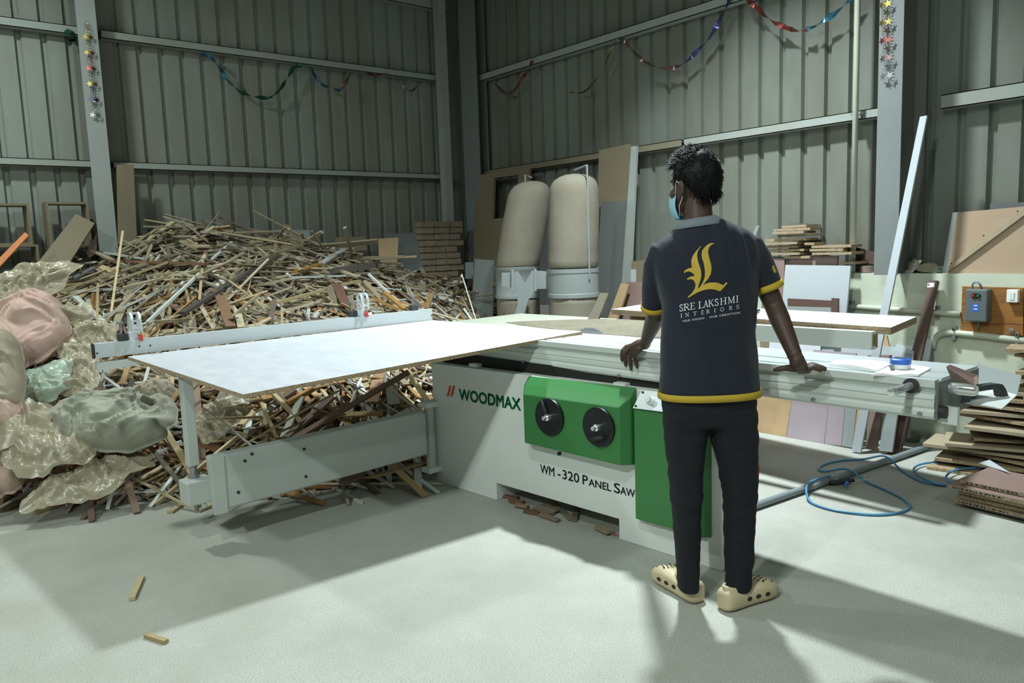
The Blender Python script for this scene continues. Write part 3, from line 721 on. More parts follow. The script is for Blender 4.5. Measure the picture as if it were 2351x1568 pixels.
def vis(p):
    a, b_, w, t, _ = p; c = (a+b_)/2
    dep = (c-CAM).dot(fw); q = (c-CAM); X = CXP+FPX*q.dot(RT)/dep; Y = CYP+FPX*q.dot(DN)/dep
    inside = -40 < X < 1150 and 480 < Y < 1200
    above = (c.z-hp(c.x, c.y))
    return ((b_-a).length*max(w, t)/dep**2)*(1 if inside else 0.02)*(1 if above > -0.02 else 0.25)
pieces.sort(key=vis, reverse=True)
NIND = 225
for a, b_, w, t, r in pieces[:NIND]:
    c = (a+b_)/2; stick(a, b_, w, t, heapcol(c.x, c.y, c.z), GEN_LABEL, r, group=GROUP)
hb = MB()
for a, b_, w, t, r in pieces[NIND:]:
    c = (a+b_)/2; hb.box(c, ((b_-a).length, w, t), frame(a, b_, r)); hb.col += [heapcol(c.x, c.y, c.z)]*8
hb.build('offcut_heap', m_heap, label='heap of mixed wood and board offcuts piled against the left wall', cat='scrap heap', kind='stuff')
# --- pieces one can pick out in the photograph: end pixels on the heap, width, thickness, colour, label
NAMED = [
 (172, 569, 335, 595, .035, .012, 'b4bcb5', 'pale grey strip crossing the foot of the left column'),
 (19, 623, 223, 601, .035, .015, 'bfc2b2', 'long pale strip lying below the open shelf boxes'),
 (255, 599, 475, 606, .05, .02, '7a5a43', 'long reddish brown plank lying flat high on the heap'),
 (112, 677, 335, 603, .04, .02, '9c9070', 'long dusty tan batten pointing up to the column foot'),
 (230, 657, 386, 602, .035, .018, 'a3987a', 'dusty tan batten below the reddish brown plank'),
 (418, 719, 631, 588, .06, .02, '4e4a44', 'long dark brown plank lying diagonally across the heap'),
 (338, 740, 458, 628, .025, .018, 'd3dad8', 'long white strip standing diagonally behind the near flip stop'),
 (226, 732, 399, 652, .022, .015, 'c4ccc8', 'pale strip crossing behind the near flip stop'),
 (458, 689, 466, 599, .02, .012, 'b3a380', 'thin upright tan strip against the dark diagonal plank'),
 (223, 736, 225, 652, .018, .012, 'b0a07c', 'thin upright tan strip near the pink sack'),
 (96, 690, 271, 760, .04, .03, '5f4436', 'dark brown rod sloping down towards the crosscut fence end'),
 (172, 681, 236, 738, .04, .018, 'd5dcd9', 'short thick white strip beside the thin upright strip'),
 (505, 680, 530, 751, .07, .018, '84644d', 'wide brown plank leaning just behind the crosscut fence'),
 (545, 712, 554, 752, .05, .012, 'b6b294', 'pale green short strip leaning beside the wide brown plank'),
 (459, 537, 513, 540, .03, .018, '5c2a50', 'purple edged strip near the top of the heap'),
 (486, 596, 532, 556, .022, .015, 'c3cccb', 'pale strip leaning near the top of the heap'),
 (762, 622, 866, 608, .05, .05, '63605a', 'grey round branch lying right of the heap centre'),
 (738, 604, 789, 573, .06, .015, 'b3b8b4', 'light grey flat strip high on the right part of the heap'),
 (674, 625, 740, 604, .04, .018, 'a97a35', 'orange brown strip joined to the light grey flat strip'),
 (666, 637, 825, 632, .03, .018, 'b9c4ba', 'long pale green strip lying level on the heap'),
 (770, 652, 796, 702, .08, .015, '6c4d41', 'dark red brown board leaning behind the far flip stop'),
 (619, 699, 825, 644, .04, .018, 'a79772', 'long tan batten running down to the crosscut fence'),
 (910, 592, 1017, 636, .035, .015, '8c8168', 'dusty batten on the right shoulder of the heap'),
 (1020, 637, 1077, 622, .045, .04, '928668', 'square dusty batten sticking out towards the white panel'),
 (1041, 639, 1113, 677, .06, .045, '8c8062', 'thick dusty beam resting on the white panel'),
 (1024, 689, 1091, 648, .025, .02, '85795c', 'thin dark batten crossing the thick dusty beam'),
 (981, 707, 995, 671, .03, .02, 'b09c70', 'short tan batten upright behind the fence end'),
 (882, 671, 929, 710, .05, .02, 'b08a4a', 'honey coloured strip sloping behind the crosscut fence'),
 (855, 684, 915, 711, .04, .02, 'a8813f', 'honey coloured strip lying just left of its twin behind the fence'),
 (242, 1098, 418, 1014, .04, .022, 'dbe1df', 'bright white strip sloping up beside the grey tarpaulin sack'),
 (319, 949, 403, 1057, .035, .018, 'b39868', 'tan strip lying across the lower edge of the tarpaulin sack'),
 (214, 1092, 312, 1031, .08, .05, '6e5747', 'rough brown log below the tarpaulin sack'),
 (191, 912, 252, 847, .035, .018, 'e0e5e4', 'white strip leaning above the tarpaulin sack'),
 (140, 904, 150, 805, .035, .015, 'cdd5d3', 'white strip standing upright beside the pink sack'),
 (281, 883, 298, 829, .035, .015, 'b1936a', 'short tan strip upright under the board corner'),
 (73, 904, 121, 974, .035, .015, '6f7369', 'grey strip sliding down over the plastic film'),
 (387, 965, 600, 957, .022, .014, 'b09c70', 'long thin tan strip lying level behind the support post'),
 (390, 939, 397, 862, .022, .015, 'b6a47c', 'thin speckled strip upright left of the support post'),
 (449, 1008, 510, 1038, .05, .02, '8c6242', 'red brown strip dropping behind the swing arm end'),
 (446, 878, 462, 1063, .06, .015, '8a7261', 'wide upright brown strip right of the support post'),
 (651, 1005, 692, 912, .045, .02, 'cfd4c6', 'pale green white strip leaning above the swing arm'),
 (657, 1005, 763, 912, .06, .018, '88726c', 'mauve brown plank leaning above the swing arm'),
 (782, 979, 830, 868, .014, .012, 'd5dcdd', 'thin shiny white rod leaning above the swing arm'),
 (629, 906, 692, 970, .03, .018, 'b3a078', 'tan strip crossing behind the pale green white strip'),
 (661, 925, 718, 893, .05, .025, 'b98f58', 'orange tan block below the board edge'),
 (855, 925, 870, 860, .08, .02, '9c7d60', 'wide pinkish brown offcut left of the speckled grey one'),
 (905, 930, 893, 868, .08, .02, '7b7a70', 'wide speckled grey offcut beside the saw cabinet'),
 (600, 925, 640, 1015, .02, .014, 'a89670', 'thin tan strip upright behind the swing arm'),
 (166, 640, 216, 614, .09, .012, '6d7270', 'grey laminate plate lying in front of the big brown panel'),
 (165, 604, 186, 628, .02, .02, '4b443d', 'short dark stub sticking up before the brown panel'),
 (575, 603, 700, 560, .03, .018, '8f8870', 'long dusty strip near the top of the heap centre'),
 (330, 520, 470, 522, .04, .015, '857d69', 'long dusty strip crowning the left top of the heap'),
 (460, 505, 700, 548, .03, .012, '8e856e', 'very long thin strip sloping down the heap ridge'),
 (700, 560, 910, 600, .03, .012, '7d745f', 'very long thin strip continuing the ridge to the right'),
 (850, 1095, 985, 1060, .03, .015, '94835f', 'strip on the floor under the swing arm'),
 (790, 1108, 830, 1085, .07, .018, '7b6555', 'brown flat offcut on the floor under the swing arm'),
]
for x0, y0, x1, y1, w, t, c, lb in NAMED:
    a = onpile(x0, y0, 0.12); b_ = onpile(x1, y1, 0.12)
    if (b_-a).length > 2.2: b_ = a + (b_-a).normalized()*2.2
    for p in (a, b_): p.z = max(p.z, 0.03)
    need = max(hp(*(a.lerp(b_, q/8)).xy) + 0.11 - a.lerp(b_, q/8).z for q in range(9))
    if need > 0:                      # rest on the highest pieces below it
        for p in (a, b_): p += (CAM-p).normalized()*need*1.3
    stick(a, b_, w, t, hexc(c), lb)
# loose slivers on the floor
for (x0, y0, x1, y1, w, c, lb) in ((303, 1375, 325, 1325, .025, 'c2b18a', 'thin chipboard sliver lying alone on the open floor'), (335, 1458, 382, 1473, .02, 'a8946c', 'splintered sliver lying nearest the camera on the floor'),
        (80, 1178, 165, 1150, .03, '9c8a68', 'tan stick on the floor at the foot of the sacks'), (390, 1176, 432, 1148, .035, 'b5a684', 'tan batten end poking out below the knuckle block'),
        (15, 1168, 62, 1145, .05, '927f5f', 'thick batten on the floor below the pink sack'), (305, 1145, 315, 1103, .03, '7d5c48', 'brown strip leaning onto the floor before the film'),
        (830, 1155, 745, 1108, .02, 'c3cac4', 'thin white strip on the floor under the swing arm')):
    a = PZ(x0, y0, .009); b_ = PZ(x1, y1, .009); stick(a, b_, w, .014, hexc(c), lb)
# offcuts in and before the cabinet's foot opening
for k, (x0, y0, x1, y1, w, c) in enumerate(((1152, 1138, 1190, 1143, .03, '7a5745'), (1170, 1148, 1202, 1153, .035, '7d5a46'), (1182, 1158, 1212, 1163, .03, '8f8064'), (1205, 1172, 1238, 1178, .04, '74513f'),
        (1240, 1180, 1282, 1194, .03, '8a7862'), (1245, 1160, 1280, 1172, .05, '8b8370'), (1262, 1142, 1310, 1192, .025, '7f7865'), (1230, 1165, 1265, 1180, .045, '857c68'), (1372, 1208, 1402, 1222, .05, '92886a'), (1318, 1195, 1325, 1165, .03, '756b58'))):
    a = PZ(x0, y0, .01+.004*(k % 3)); b_ = PZ(x1, y1, .01+.004*(k % 3))
    stick(a, b_, w, .012, hexc(c), 'small offcut lying in the dust at the foot opening of the saw', group='offcuts under the saw cabinet')
# big leaning things at the left
def leaning(px, thick, n, name, mt, label, cat, depth):
    """px corners on a plane through depth point with normal n"""
    b = MB(); pts = [PP(x, y, V(depth), V(n).normalized()) for x, y in px]
    b.quadplate(pts, -V(n).normalized(), thick); return fixnormals(b.build(name, mt, label=label, cat=cat))
leaning([(174, 491), (217, 512), (150, 618), (86, 604)], 0.018, (0.80, -0.25, 0.55), 'leaning_board', [m_tan], 'brown panel leaning at a slant before the open boxes', 'panel', (-7.05, 1.25, 1.5))
leaning([(57, 533), (66, 540), (-10, 622), (-24, 615)], 0.02, (0.85, -0.1, 0.4), 'orange_plank', [m_orange], 'bright orange plank leaning at the left edge', 'plank', (-6.7, 0.85, 1.5))
leaning([(198, 580), (222, 535), (222, 580), (205, 592)], 0.018, (0.9, 0, 0.3), 'leaning_board', [m_brownlam], 'brown offcut panel behind the slanting panel beside the column', 'panel', (-7.2, 1.45, 1.5))
leaning([(268, 378), (307, 378), (315, 560), (272, 560)], 0.02, (1, 0, 0.12), 'upright_plank', [m_tan], 'tan plank standing upright against the girt right of the column', 'plank', (-7.42, 1.8, 2.0))
leaning([(258, 474), (267, 474), (274, 560), (262, 560)], 0.02, (1, 0, 0.05), 'upright_plank', [m_tan], 'narrow tan board tucked between column and upright plank', 'plank', (-7.50, 1.75, 1.8))
leaning([(869, 548), (915, 545), (910, 640), (872, 640)], 0.018, (0.9, -0.2, 0.2), 'leaning_board', [m_tanply], 'small tan panel leaning at the right end of the heap', 'panel', (-7.1, 4.25, 1.4))
leaning([(880, 536), (962, 534), (972, 620), (905, 630)], 0.02, (0.9, -0.2, 0.2), 'leaning_board', [m_darkgrey], 'dusty grey slab leaning behind the small tan panel', 'panel', (-7.25, 4.5, 1.5))
leaning([(770, 545), (838, 543), (842, 575), (770, 580)], 0.02, (0.9, -0.1, 0.3), 'leaning_board', [m_tan], 'dusty brown board peeking over the heap ridge', 'panel', (-7.3, 3.9, 1.5))
leaning([(628, 528), (711, 528), (712, 552), (640, 548)], 0.02, (0.9, -0.1, 0.3), 'leaning_board', [m_greylam], 'pale grey board edge peeking over the heap ridge', 'panel', (-7.35, 3.1, 1.65))
# open shelf boxes against the wall
def shelf_box(x0, y0, x1, y1, d, mt, label):
    X = XL+0.02; a = PX(x0, y0, X+d); c = PX(x1, y1, X+d); t = 0.018
    e = empty('open_box', (X+d/2, (a.y+c.y)/2, min(a.z, c.z)), label, 'box')
    ya, yb, zb, zt = a.y, c.y, c.z, a.z
    for nm, lo, hi in (('side_panel', (X, ya, zb), (X+d, ya+t, zt)), ('side_panel', (X, yb-t, zb), (X+d, yb, zt)), ('top_panel', (X, ya+t, zt-t), (X+d, yb-t, zt)), ('bottom_panel', (X, ya+t, zb), (X+d, yb-t, zb+t))):
        lo, hi = V(lo), V(hi); b = MB(); b.box((lo+hi)/2, tuple(hi-lo)); b.build(nm, mt, e)
shelf_box(-60, 466, 76, 562, 0.22, m_tan, 'open wooden box frame on the wall cut by the left edge')
shelf_box(104, 463, 212, 565, 0.20, m_tan, 'open wooden box frame on the wall beside the column')
shelf_box(-70, 564, 98, 660, 0.26, m_tan, 'lower open wooden box standing under the cut box frame')
# ================================================================ sacks and plastic film
def sack(name, c, r, mt, label, cat, seed, amp=0.03, rz=0.0, pw=2.6, nrm=(0.72, -0.25, 0.62)):
    """soft filled sack: pillow with ragged outline, bulging towards nrm, with warped creases; r = (half length, half height, bulge)"""
    c = V(c); nrm = V(nrm).normalized(); ax = V((0, 1, 0)); ax = (ax-nrm*ax.dot(nrm)).normalized(); ay = nrm.cross(ax)
    ax, ay = ax*math.cos(rz)+ay*math.sin(rz), ay*math.cos(rz)-ax*math.sin(rz)
    n_r, n_a = 34, 88; vs = []; fs = []
    for side_ in (1, -1):
        for i in range(n_r+1):
            for j in range(n_a):
                t = i/n_r; a = j*2*math.pi/n_a; ca, sa = math.cos(a), math.sin(a)
                edge = (abs(ca)**pw+abs(sa)**pw)**(-1/pw)*(1.0 + 0.16*noise.noise((ca*1.2+seed, sa*1.2, seed*2)) + 0.07*noise.noise((ca*4+seed, sa*4, 3)))
                x, y = ca*r[0]*t*edge, sa*r[1]*t*edge
                q = V((x*5+seed*3, y*5, seed+side_)); wq = q + V((noise.noise(q*0.9), noise.noise(q*0.9+V((5, 2, 0))), 0))*1.0
                fold = 0.7*noise.noise(q*0.8) + sum(wt*max(0.0, 1-abs(noise.noise(wq*f+V((f*3, 0, 0))))*g) for f, g, wt in ((0.7, 3.5, 0.9), (1.3, 4, 0.6), (2.4, 4.5, 0.34), (4.6, 5, 0.16)))
                h = r[2]*(1-t**2.4)**0.55*(1.0 if side_ > 0 else 0.6)
                vs.append(c + ax*x + ay*y + nrm*side_*(h + amp*(fold-0.3)*(1-t**6)))
    N1 = (n_r+1)*n_a
    for k in (0, 1):
        for i in range(n_r):
            for j in range(n_a):
                a0 = k*N1+i*n_a+j; a1 = k*N1+i*n_a+(j+1) % n_a
                fs.append((a0, a0+n_a, a1+n_a, a1) if k == 0 else (a0, a1, a1+n_a, a0+n_a))
    for j in range(n_a):
        a0 = n_r*n_a+j; a1 = n_r*n_a+(j+1) % n_a; fs.append((a0, a0+N1, a1+N1, a1))
    mb = MB(); mb.add([V((p.x, p.y, max(p.z, 0.003))) for p in vs], fs)
    return mb.build(name, mt, label=label, cat=cat, smooth=True)
def at_x(px, py, X): return PX(px, py, X)
sack('woven_sack', at_x(52, 762, -5.75), (0.26, 0.25, 0.16), m_sackp, 'big pale pink woven sack at the left edge of the heap', 'sack', 1.3, 0.05, 0.25)
sack('woven_sack', at_x(-14, 855, -5.35), (0.17, 0.27, 0.14), m_sackb, 'dirty beige woven sack below the big pink one, cut by the left edge', 'sack', 5.2, 0.04)
sack('woven_sack', at_x(-18, 945, -5.25), (0.16, 0.16, 0.12), m_sackp, 'crumpled pink sack in the middle of the left edge', 'sack', 8.8, 0.045)
sack('woven_sack', at_x(-12, 1085, -5.20), (0.15, 0.17, 0.12), m_sackp, 'pink sack lying on the floor at the left edge', 'sack', 3.4, 0.035)
sack('tarpaulin_sack', at_x(255, 965, -5.00), (0.36, 0.21, 0.12), m_sackg, 'crumpled grey green tarpaulin sack lying before the heap', 'sack', 2.2, 0.07, -0.30, 2.1)
sack('tarpaulin_sack', at_x(352, 900, -5.00), (0.13, 0.09, 0.05), m_sackb, 'brown grey crumpled cloth bundle on top of the tarpaulin sack', 'cloth', 12.4, 0.05, -0.2, 2.0)
def film(name, c, r, mt, label, seed, rz=0.0, amp=0.05, group=None, flat=False):
    """loose film draped over what lies below: a ragged sheet with warped creases"""
    c = V(c); e = 0.08
    if flat: nrm = V((0, -0.5, 0.85)).normalized()
    else: nrm = V((-(hp(c.x+e, c.y)-hp(c.x-e, c.y))/(2*e)+0.35, -(hp(c.x, c.y+e)-hp(c.x, c.y-e))/(2*e)-0.2, 1)).normalized()
    ax = V((0, 1, 0)); ax = (ax-nrm*ax.dot(nrm)).normalized() if not flat else V((1, 0, 0)); ay = nrm.cross(ax)
    ra, rb = max(r[0], r[1]), max(r[2], min(r[0], r[1])); n_r, n_a = 26, 64; vs = []; fs = []
    for i in range(n_r+1):
        for j in range(n_a):
            t = i/n_r; a = j*2*math.pi/n_a; edge = 1.0 + 0.38*noise.noise((math.cos(a)*1.3+seed, math.sin(a)*1.3, seed*2)) + 0.16*noise.noise((math.cos(a)*4+seed, math.sin(a)*4, 3))
            x, y = math.cos(a)*ra*t*edge, math.sin(a)*rb*t*edge
            q = V((x*6+seed*3, y*6, seed)); wq = q + V((noise.noise(q*0.9), noise.noise(q*0.9+V((5, 2, 0))), 0))*1.1
            rg = 0.55*noise.noise(q*0.8) + sum(wt*max(0.0, 1-abs(noise.noise(wq*f+V((f*3, 0, 0))))*g) for f, g, wt in ((0.8, 4, 0.9), (1.5, 4.5, 0.6), (2.8, 5, 0.32), (5.0, 5, 0.14)))
            vs.append(c + ax*x + ay*y + nrm*(amp*(rg*1.2-0.2)*(1-0.5*t*t) + min(r)*0.9*(1-t*t)))
    for i in range(n_r):
        for j in range(n_a):
            a0 = i*n_a+j; a1 = i*n_a+(j+1) % n_a; fs.append((a0, a0+n_a, a1+n_a, a1))
    mb = MB(); mb.add([V((p.x, p.y, max(p.z, 0.004))) for p in vs], fs)
    o = mb.build(name, mt, smooth=True, label=label, cat='plastic film', group=group)
    return o
film('plastic_film', at_x(105, 880, -5.35), (0.10, 0.16, 0.14), m_filmg, 'crumpled green tinted plastic film right of the beige sack', 1.1)
film('plastic_film', at_x(60, 985, -5.15), (0.10, 0.20, 0.24), m_film, 'crumpled clear plastic film heaped left of the tarpaulin sack', 2.4)
film('plastic_film', at_x(120, 1040, -5.00), (0.10, 0.26, 0.20), m_film, 'crumpled clear plastic film below the tarpaulin sack', 6.1)
film('plastic_film', at_x(205, 1110, -4.85), (0.06, 0.34, 0.16), m_film, 'crumpled clear plastic film spread on the floor before the heap', 7.7)
film('plastic_film', at_x(175, 855, -5.35), (0.06, 0.12, 0.24), m_film, 'dusty plastic film hanging beside the white upright strip', 9.3)
film('plastic_film', at_x(165, 745, -5.75), (0.06, 0.15, 0.15), m_film, 'dusty plastic film lying right of the big pink sack', 4.9)
film('plastic_film', at_x(205, 785, -5.55), (0.06, 0.20, 0.15), m_film, 'brownish plastic film crumpled behind the fence end', 14.2)
film('plastic_film', at_x(500, 960, -4.85), (0.05, 0.18, 0.13), m_film, 'glossy clear plastic film caught behind the swing arm', 11.2)
film('plastic_film', at_x(50, 655, -6.2), (0.05, 0.40, 0.16), m_film, 'yellowish plastic film lying behind the big pink sack', 15.8)
# ================================================================ corner: bricks, dust collector, leaning sheets
random.seed(5)
bs = empty('brick_stack', (-7.22, 4.95, 0), 'stack of dusty bare bricks in the far corner', 'brick stack')
bm_ = MB(); bm_.box((0, 0, 0), (0.19, 0.09, 0.066)); bme = None
for k in range(25):
    z = 0.035 + k*0.069; n = 4 if k % 2 else 5
    L = 0.20 if k % 2 else 0.145; yy = 4.62
    while yy < 5.10:
        if bme is None:
            mb = MB(); mb.box((0, 0, 0), (0.10, 0.19, 0.064)); o = mb.build('brick', m_brick, bs); bme = o.data
            for v in bme.vertices: pass
            bm2 = bmesh.new(); bmesh.ops.create_cube(bm2, size=1.0); bmesh.ops.scale(bm2, vec=(0.10, 0.19, 0.064), verts=bm2.verts); bmesh.ops.bevel(bm2, geom=bm2.edges[:], offset=0.006, segments=1, affect='EDGES'); bm2.to_mesh(bme); bm2.free()
        else:
            o = bpy.data.objects.new('brick', bme); COL.objects.link(o); o.parent = bs
        ln = random.choice((0.10, 0.14, 0.19)) if random.random() < 0.6 else 0.19
        o.scale = (1.2, ln/0.19, random.uniform(0.92, 1.0))
        o.location = (random.uniform(-0.012, 0.012), yy+ln/2-4.95, z); o.rotation_euler = (0, 0, random.uniform(-0.05, 0.05))
        yy += ln+0.006
def pan(px, p0, n, thick, mt, name, label, cat='panel', group=None, bev=0.0):
    n = V(n).normalized(); pts = [PP(x, y, V(p0), n) for x, y in px]
    for p in pts: p.z = max(p.z, 0.001)
    b = MB(); b.quadplate(pts, -n, thick); return fixnormals(b.build(name, mt, label=label, cat=cat, group=group, bevel=bev))
def wallpan(px, Y, mt, name, label, lean=0.10, thick=0.018, cat='panel'):
    """sheet leaning back against the back wall: plane through (y=Y at z=1)"""
    return pan(px, (0, Y, 1.0), (0, -1, lean), thick, mt, name, label, cat)
# tan door leaf with a window opening
dY = 5.36; n = V((0, -1, 0.04)).normalized()
dr = empty('door_leaf', PP(1130, 640, V((0, dY, 1)), n), 'tan unfinished door leaf with a window opening behind the dust collector', 'door')
for nm, q in (('stile', [(1094, 402), (1134, 397), (1124, 760), (1078, 760)]), ('bottom_panel', [(1131, 503), (1200, 494), (1196, 760), (1124, 760)]), ('top_rail', [(1134, 397), (1215, 386), (1214, 398), (1134, 409)]), ('stile', [(1190, 400), (1215, 398), (1207, 494), (1183, 496)])):
    b = MB(); b.quadplate([PP(x, y, V((0, dY, 1)), n) for x, y in q], -n, 0.03); fixnormals(b.build(nm, m_tan, dr))
wallpan([(1375, 345), (1446, 330), (1446, 470), (1372, 475)], 5.37, [m_tan], 'tan_board', 'dusty tan board hung high between dust collector and white upright plank', 0.02)
wallpan([(1380, 465), (1448, 458), (1440, 760), (1362, 760)], 5.30, [m_darkgrey], 'grey_board', 'tall dark grey sheet leaning behind the right filter bag', 0.10)
wallpan([(1235, 455), (1290, 452), (1290, 700), (1225, 700)], 5.36, [m_darkgrey], 'grey_board', 'dark sheet leaning between the two filter bags', 0.06)
wallpan([(1449, 336), (1461, 335), (1446, 655), (1427, 655)], 5.28, [m_girt], 'upright_plank', 'pale upright plank leaning on the girt right of the dust collector', 0.06, 0.03, 'plank')
wallpan([(1090, 594), (1135, 598), (1128, 760), (1080, 760)], 4.95, [m_greylam], 'grey_board', 'pale grey panel leaning left of the dust collector', 0.12)
wallpan([(1068, 602), (1084, 602), (1084, 640), (1068, 640)], 5.05, [m_greylam], 'grey_board', 'small pale panel corner left of the pale grey panel', 0.12)
# dust collector
C1 = PY(1188, 645, 4.72); C2 = PY(1316, 648, 4.72)
dc = empty('dust_collector', ((C1.x+C2.x)/2, (C1.y+C2.y)/2, 0), 'twin bag dust collector with tall cream filter bags and grey drums', 'dust collector')
def zat(px, py, c): return PP(px, py, c, V((fw.x, fw.y, 0)).normalized()).z
def bag(c, px_top, py_top, R, py0, lean):
    z0 = zat(px_top, py0, c); z1 = zat(px_top, py_top, c); rings = []; n = 28
    cen = PP(px_top, (py0+py_top)/2, c, V((fw.x, fw.y, 0)).normalized()); off = V((cen.x-c.x, cen.y-c.y, 0))*lean
    H_ = z1-z0
    for t, k in ((0, 0.97), (0.02, 1.02), (0.08, 1.0), (0.2, 1.01), (0.35, 1.03), (0.5, 1.03), (0.65, 1.02), (0.78, 1.0), (0.85, 0.97), (0.90, 0.90), (0.94, 0.78), (0.97, 0.60), (0.99, 0.38), (1.0, 0.08)):
        ring = []
        for q in range(n):
            a = q*2*math.pi/n; w = 1 + 0.02*noise.noise((math.cos(a)*2, math.sin(a)*2, t*6+c.x)) + (0.02*math.sin(a*9+t*20) if t < 0.1 else 0)
            ring.append(V((c.x, c.y, z0+H_*t)) + off*t*2 + V((math.cos(a), math.sin(a), 0))*R*k*w)
        rings.append(ring)
    b = MB(); b.loft(rings); return b, V((c.x, c.y, z1))+off*2
b, t1 = bag(C1, 1206, 416, 0.205, 612, 0.9); b.build('filter_bag', m_bag, dc, smooth=True)
b, t2 = bag(C2, 1321, 399, 0.215, 614, 0.5); b.build('filter_bag', m_bag, dc, smooth=True)
for c, R, y0, y1 in ((C1, 0.208, 612, 684), (C2, 0.222, 616, 682)):
    px = 1188 if c is C1 else 1316
    zt, zb = zat(px, y0, c), zat(px, y1, c); h = zt-zb
    b = MB(); b.lathe(V((c.x, c.y, zb)), [(R*1.0, 0), (R*1.02, 0.004), (R*1.02, 0.035), (R, 0.04), (R, h-0.04), (R*1.02, h-0.035), (R*1.02, h), (R*0.9, h)], 32)
    b.build('drum_ring', m_collector, dc, smooth='auto')
    b = MB(); rings = []
    for zz, k in ((0.22, 0.9), (0.30, 0.98), (0.5, 1.02), (zb-0.05, 0.98), (zb+0.01, 0.97)):
        rings.append([V((c.x, c.y, zz)) + V((math.cos(a*2*math.pi/28), math.sin(a*2*math.pi/28), 0))*R*k*(1+0.03*noise.noise((math.cos(a*.22)*2, math.sin(a*.22)*2, zz*5+c.x))) for a in range(28)])
    b.loft(rings); b.build('collection_bag', m_bag, dc, smooth=True)
fn2 = V((fw.x, fw.y, 0)).normalized(); cmid = (C1+C2)/2 - fn2*0.30
b = MB(); pts = [(1176, 626), (1190, 624), (1205, 650), (1222, 622), (1232, 622), (1232, 662), (1224, 672), (1212, 690), (1203, 722), (1200, 800), (1160, 800), (1176, 735), (1188, 700), (1188, 680), (1176, 662)]
b.quadplate([PP(x, y, cmid, fn2) for x, y in pts], fn2, 0.16); fixnormals(b.build('y_duct', m_collector, dc))
for q in ([(1152, 627), (1178, 627), (1178, 660), (1152, 658)], [(1228, 622), (1268, 624), (1268, 662), (1228, 664)]):
    b = MB(); b.quadplate([PP(x, y, cmid+fn2*0.02, fn2) for x, y in q], fn2, 0.13); fixnormals(b.build('inlet_box', m_collector, dc))
for q in ([(1174, 620), (1180, 620), (1180, 668), (1174, 668)], [(1226, 618), (1232, 618), (1232, 668), (1226, 668)]):
    b = MB(); b.quadplate([PP(x, y, cmid-fn2*0.01, fn2) for x, y in q], fn2, 0.20); fixnormals(b.build('duct_flange', m_collector, dc))
side = V((fn2.y, -fn2.x, 0))
for c, tp, s in ((C1, t1, -1), (C2, t2, 1)):
    zr = zat(1188 if s < 0 else 1316, 640, c); R = 0.225
    p0 = V((c.x, c.y, zr)) + side*R*s*0.55 - fn2*R*0.86; p1 = V((p0.x, p0.y, tp.z+0.05)); 
    if s < 0: p0 = V((c.x, c.y, zr)) + side*-0.12 + fn2*0.22; p1 = V((tp.x-side.x*.06, tp.y-side.y*.06, tp.z+0.06)) ; pm = V((p1.x, p1.y, tp.z-0.2))
    b = MB(); b.tube([p0, V((p1.x, p1.y, p1.z-0.01)) if s > 0 else pm, p1, V((tp.x, tp.y, tp.z+0.03))], 0.008, 6); b.build('bag_hanger', m_collector, dc)
b = MB(); 
for c in (C1, C2): b.box(V((c.x, c.y, 0.11)), (0.5, 0.5, 0.22))
b.build('base', m_collector, dc)
pan([(1378, 672), (1397, 673), (1362, 760), (1336, 760)], (0, 4.45, 0.9), (0.2, -1, 0.2), 0.02, [m_bag], 'cloth_strip', 'cream cloth flap hanging from the right collection bag', 'cloth')
# pieces seen left of the worker
wallpan([(1450, 600), (1500, 594), (1500, 650), (1448, 650)], 5.25, [m_tan], 'tan_board', 'dusty tan board end beside the worker', 0.1)
wallpan([(1438, 648), (1510, 646), (1500, 760), (1410, 760)], 5.15, [m_brownlam], 'brown_board', 'brown panel leaning behind the bench left of the worker', 0.15)
wallpan([(1425, 650), (1444, 652), (1408, 760), (1385, 760)], 5.08, [m_tanply], 'tan_plank', 'light plank leaning in front of the brown panel', 0.2, 0.02, 'plank')
wallpan([(1448, 618), (1459, 618), (1459, 648), (1448, 648)], 5.23, [m_white], 'white_strip', 'short white strip stuck on the tan board beside the worker', 0.1, 0.01, 'strip')
# ================================================================ bench with white double board
b = MB(); WZ = 0.952
wp = [PZ(1403, 710, WZ), PZ(2045, 752, WZ), PZ(2105, 727, WZ)]; wp.append(wp[0]+(wp[2]-wp[1]))
def slab(pts, t, mt_top, mt_edge, name, label, cat, gap=0.0, parent=None):
    b = MB(); b.add(pts + [p-ZZ*t for p in pts], [(0, 1, 2, 3), (7, 6, 5, 4)]); b.cur = 1
    b.add(pts + [p-ZZ*t for p in pts], [(i, i+4, (i+1) % 4+4, (i+1) % 4) for i in range(4)])
    return fixnormals(b.build(name, [mt_top, mt_edge], parent, label=label, cat=cat))
slab(wp, 0.018, m_marble, m_pb, 'bench_board', 'white marble-print board on the bench behind the saw, upper of two', 'board')
slab([p-ZZ*0.019 for p in wp], 0.018, m_pbf, m_pb, 'bench_board', 'lower particleboard sheet under the white bench board', 'board')
bn = empty('trestle_bench', (wp[0]+wp[2])/2*1.0 - ZZ*WZ, 'rough bench of panel trestles carrying the white boards', 'bench')
ex = (wp[1]-wp[0]).normalized(); ey = (wp[2]-wp[1]).normalized(); LW = (wp[1]-wp[0]).length; LD = (wp[2]-wp[1]).length
Rb = Matrix((ex, ey, ZZ)).transposed()
for s, mt in ((0.12, m_tanply), (LW*0.47, m_tanply)):
    b = MB(); b.box(wp[0]+ex*s+ey*LD*0.55+ZZ*(-WZ+0.457), (0.03, LD*0.7, 0.914), Rb); b.build('trestle_panel', mt, bn)
b = MB(); b.box(wp[0]+ex*LW*0.5+ey*LD*0.5+ZZ*(-WZ+0.85), (LW-0.3, 0.04, 0.10), Rb); b.build('stretcher', m_tanply, bn)
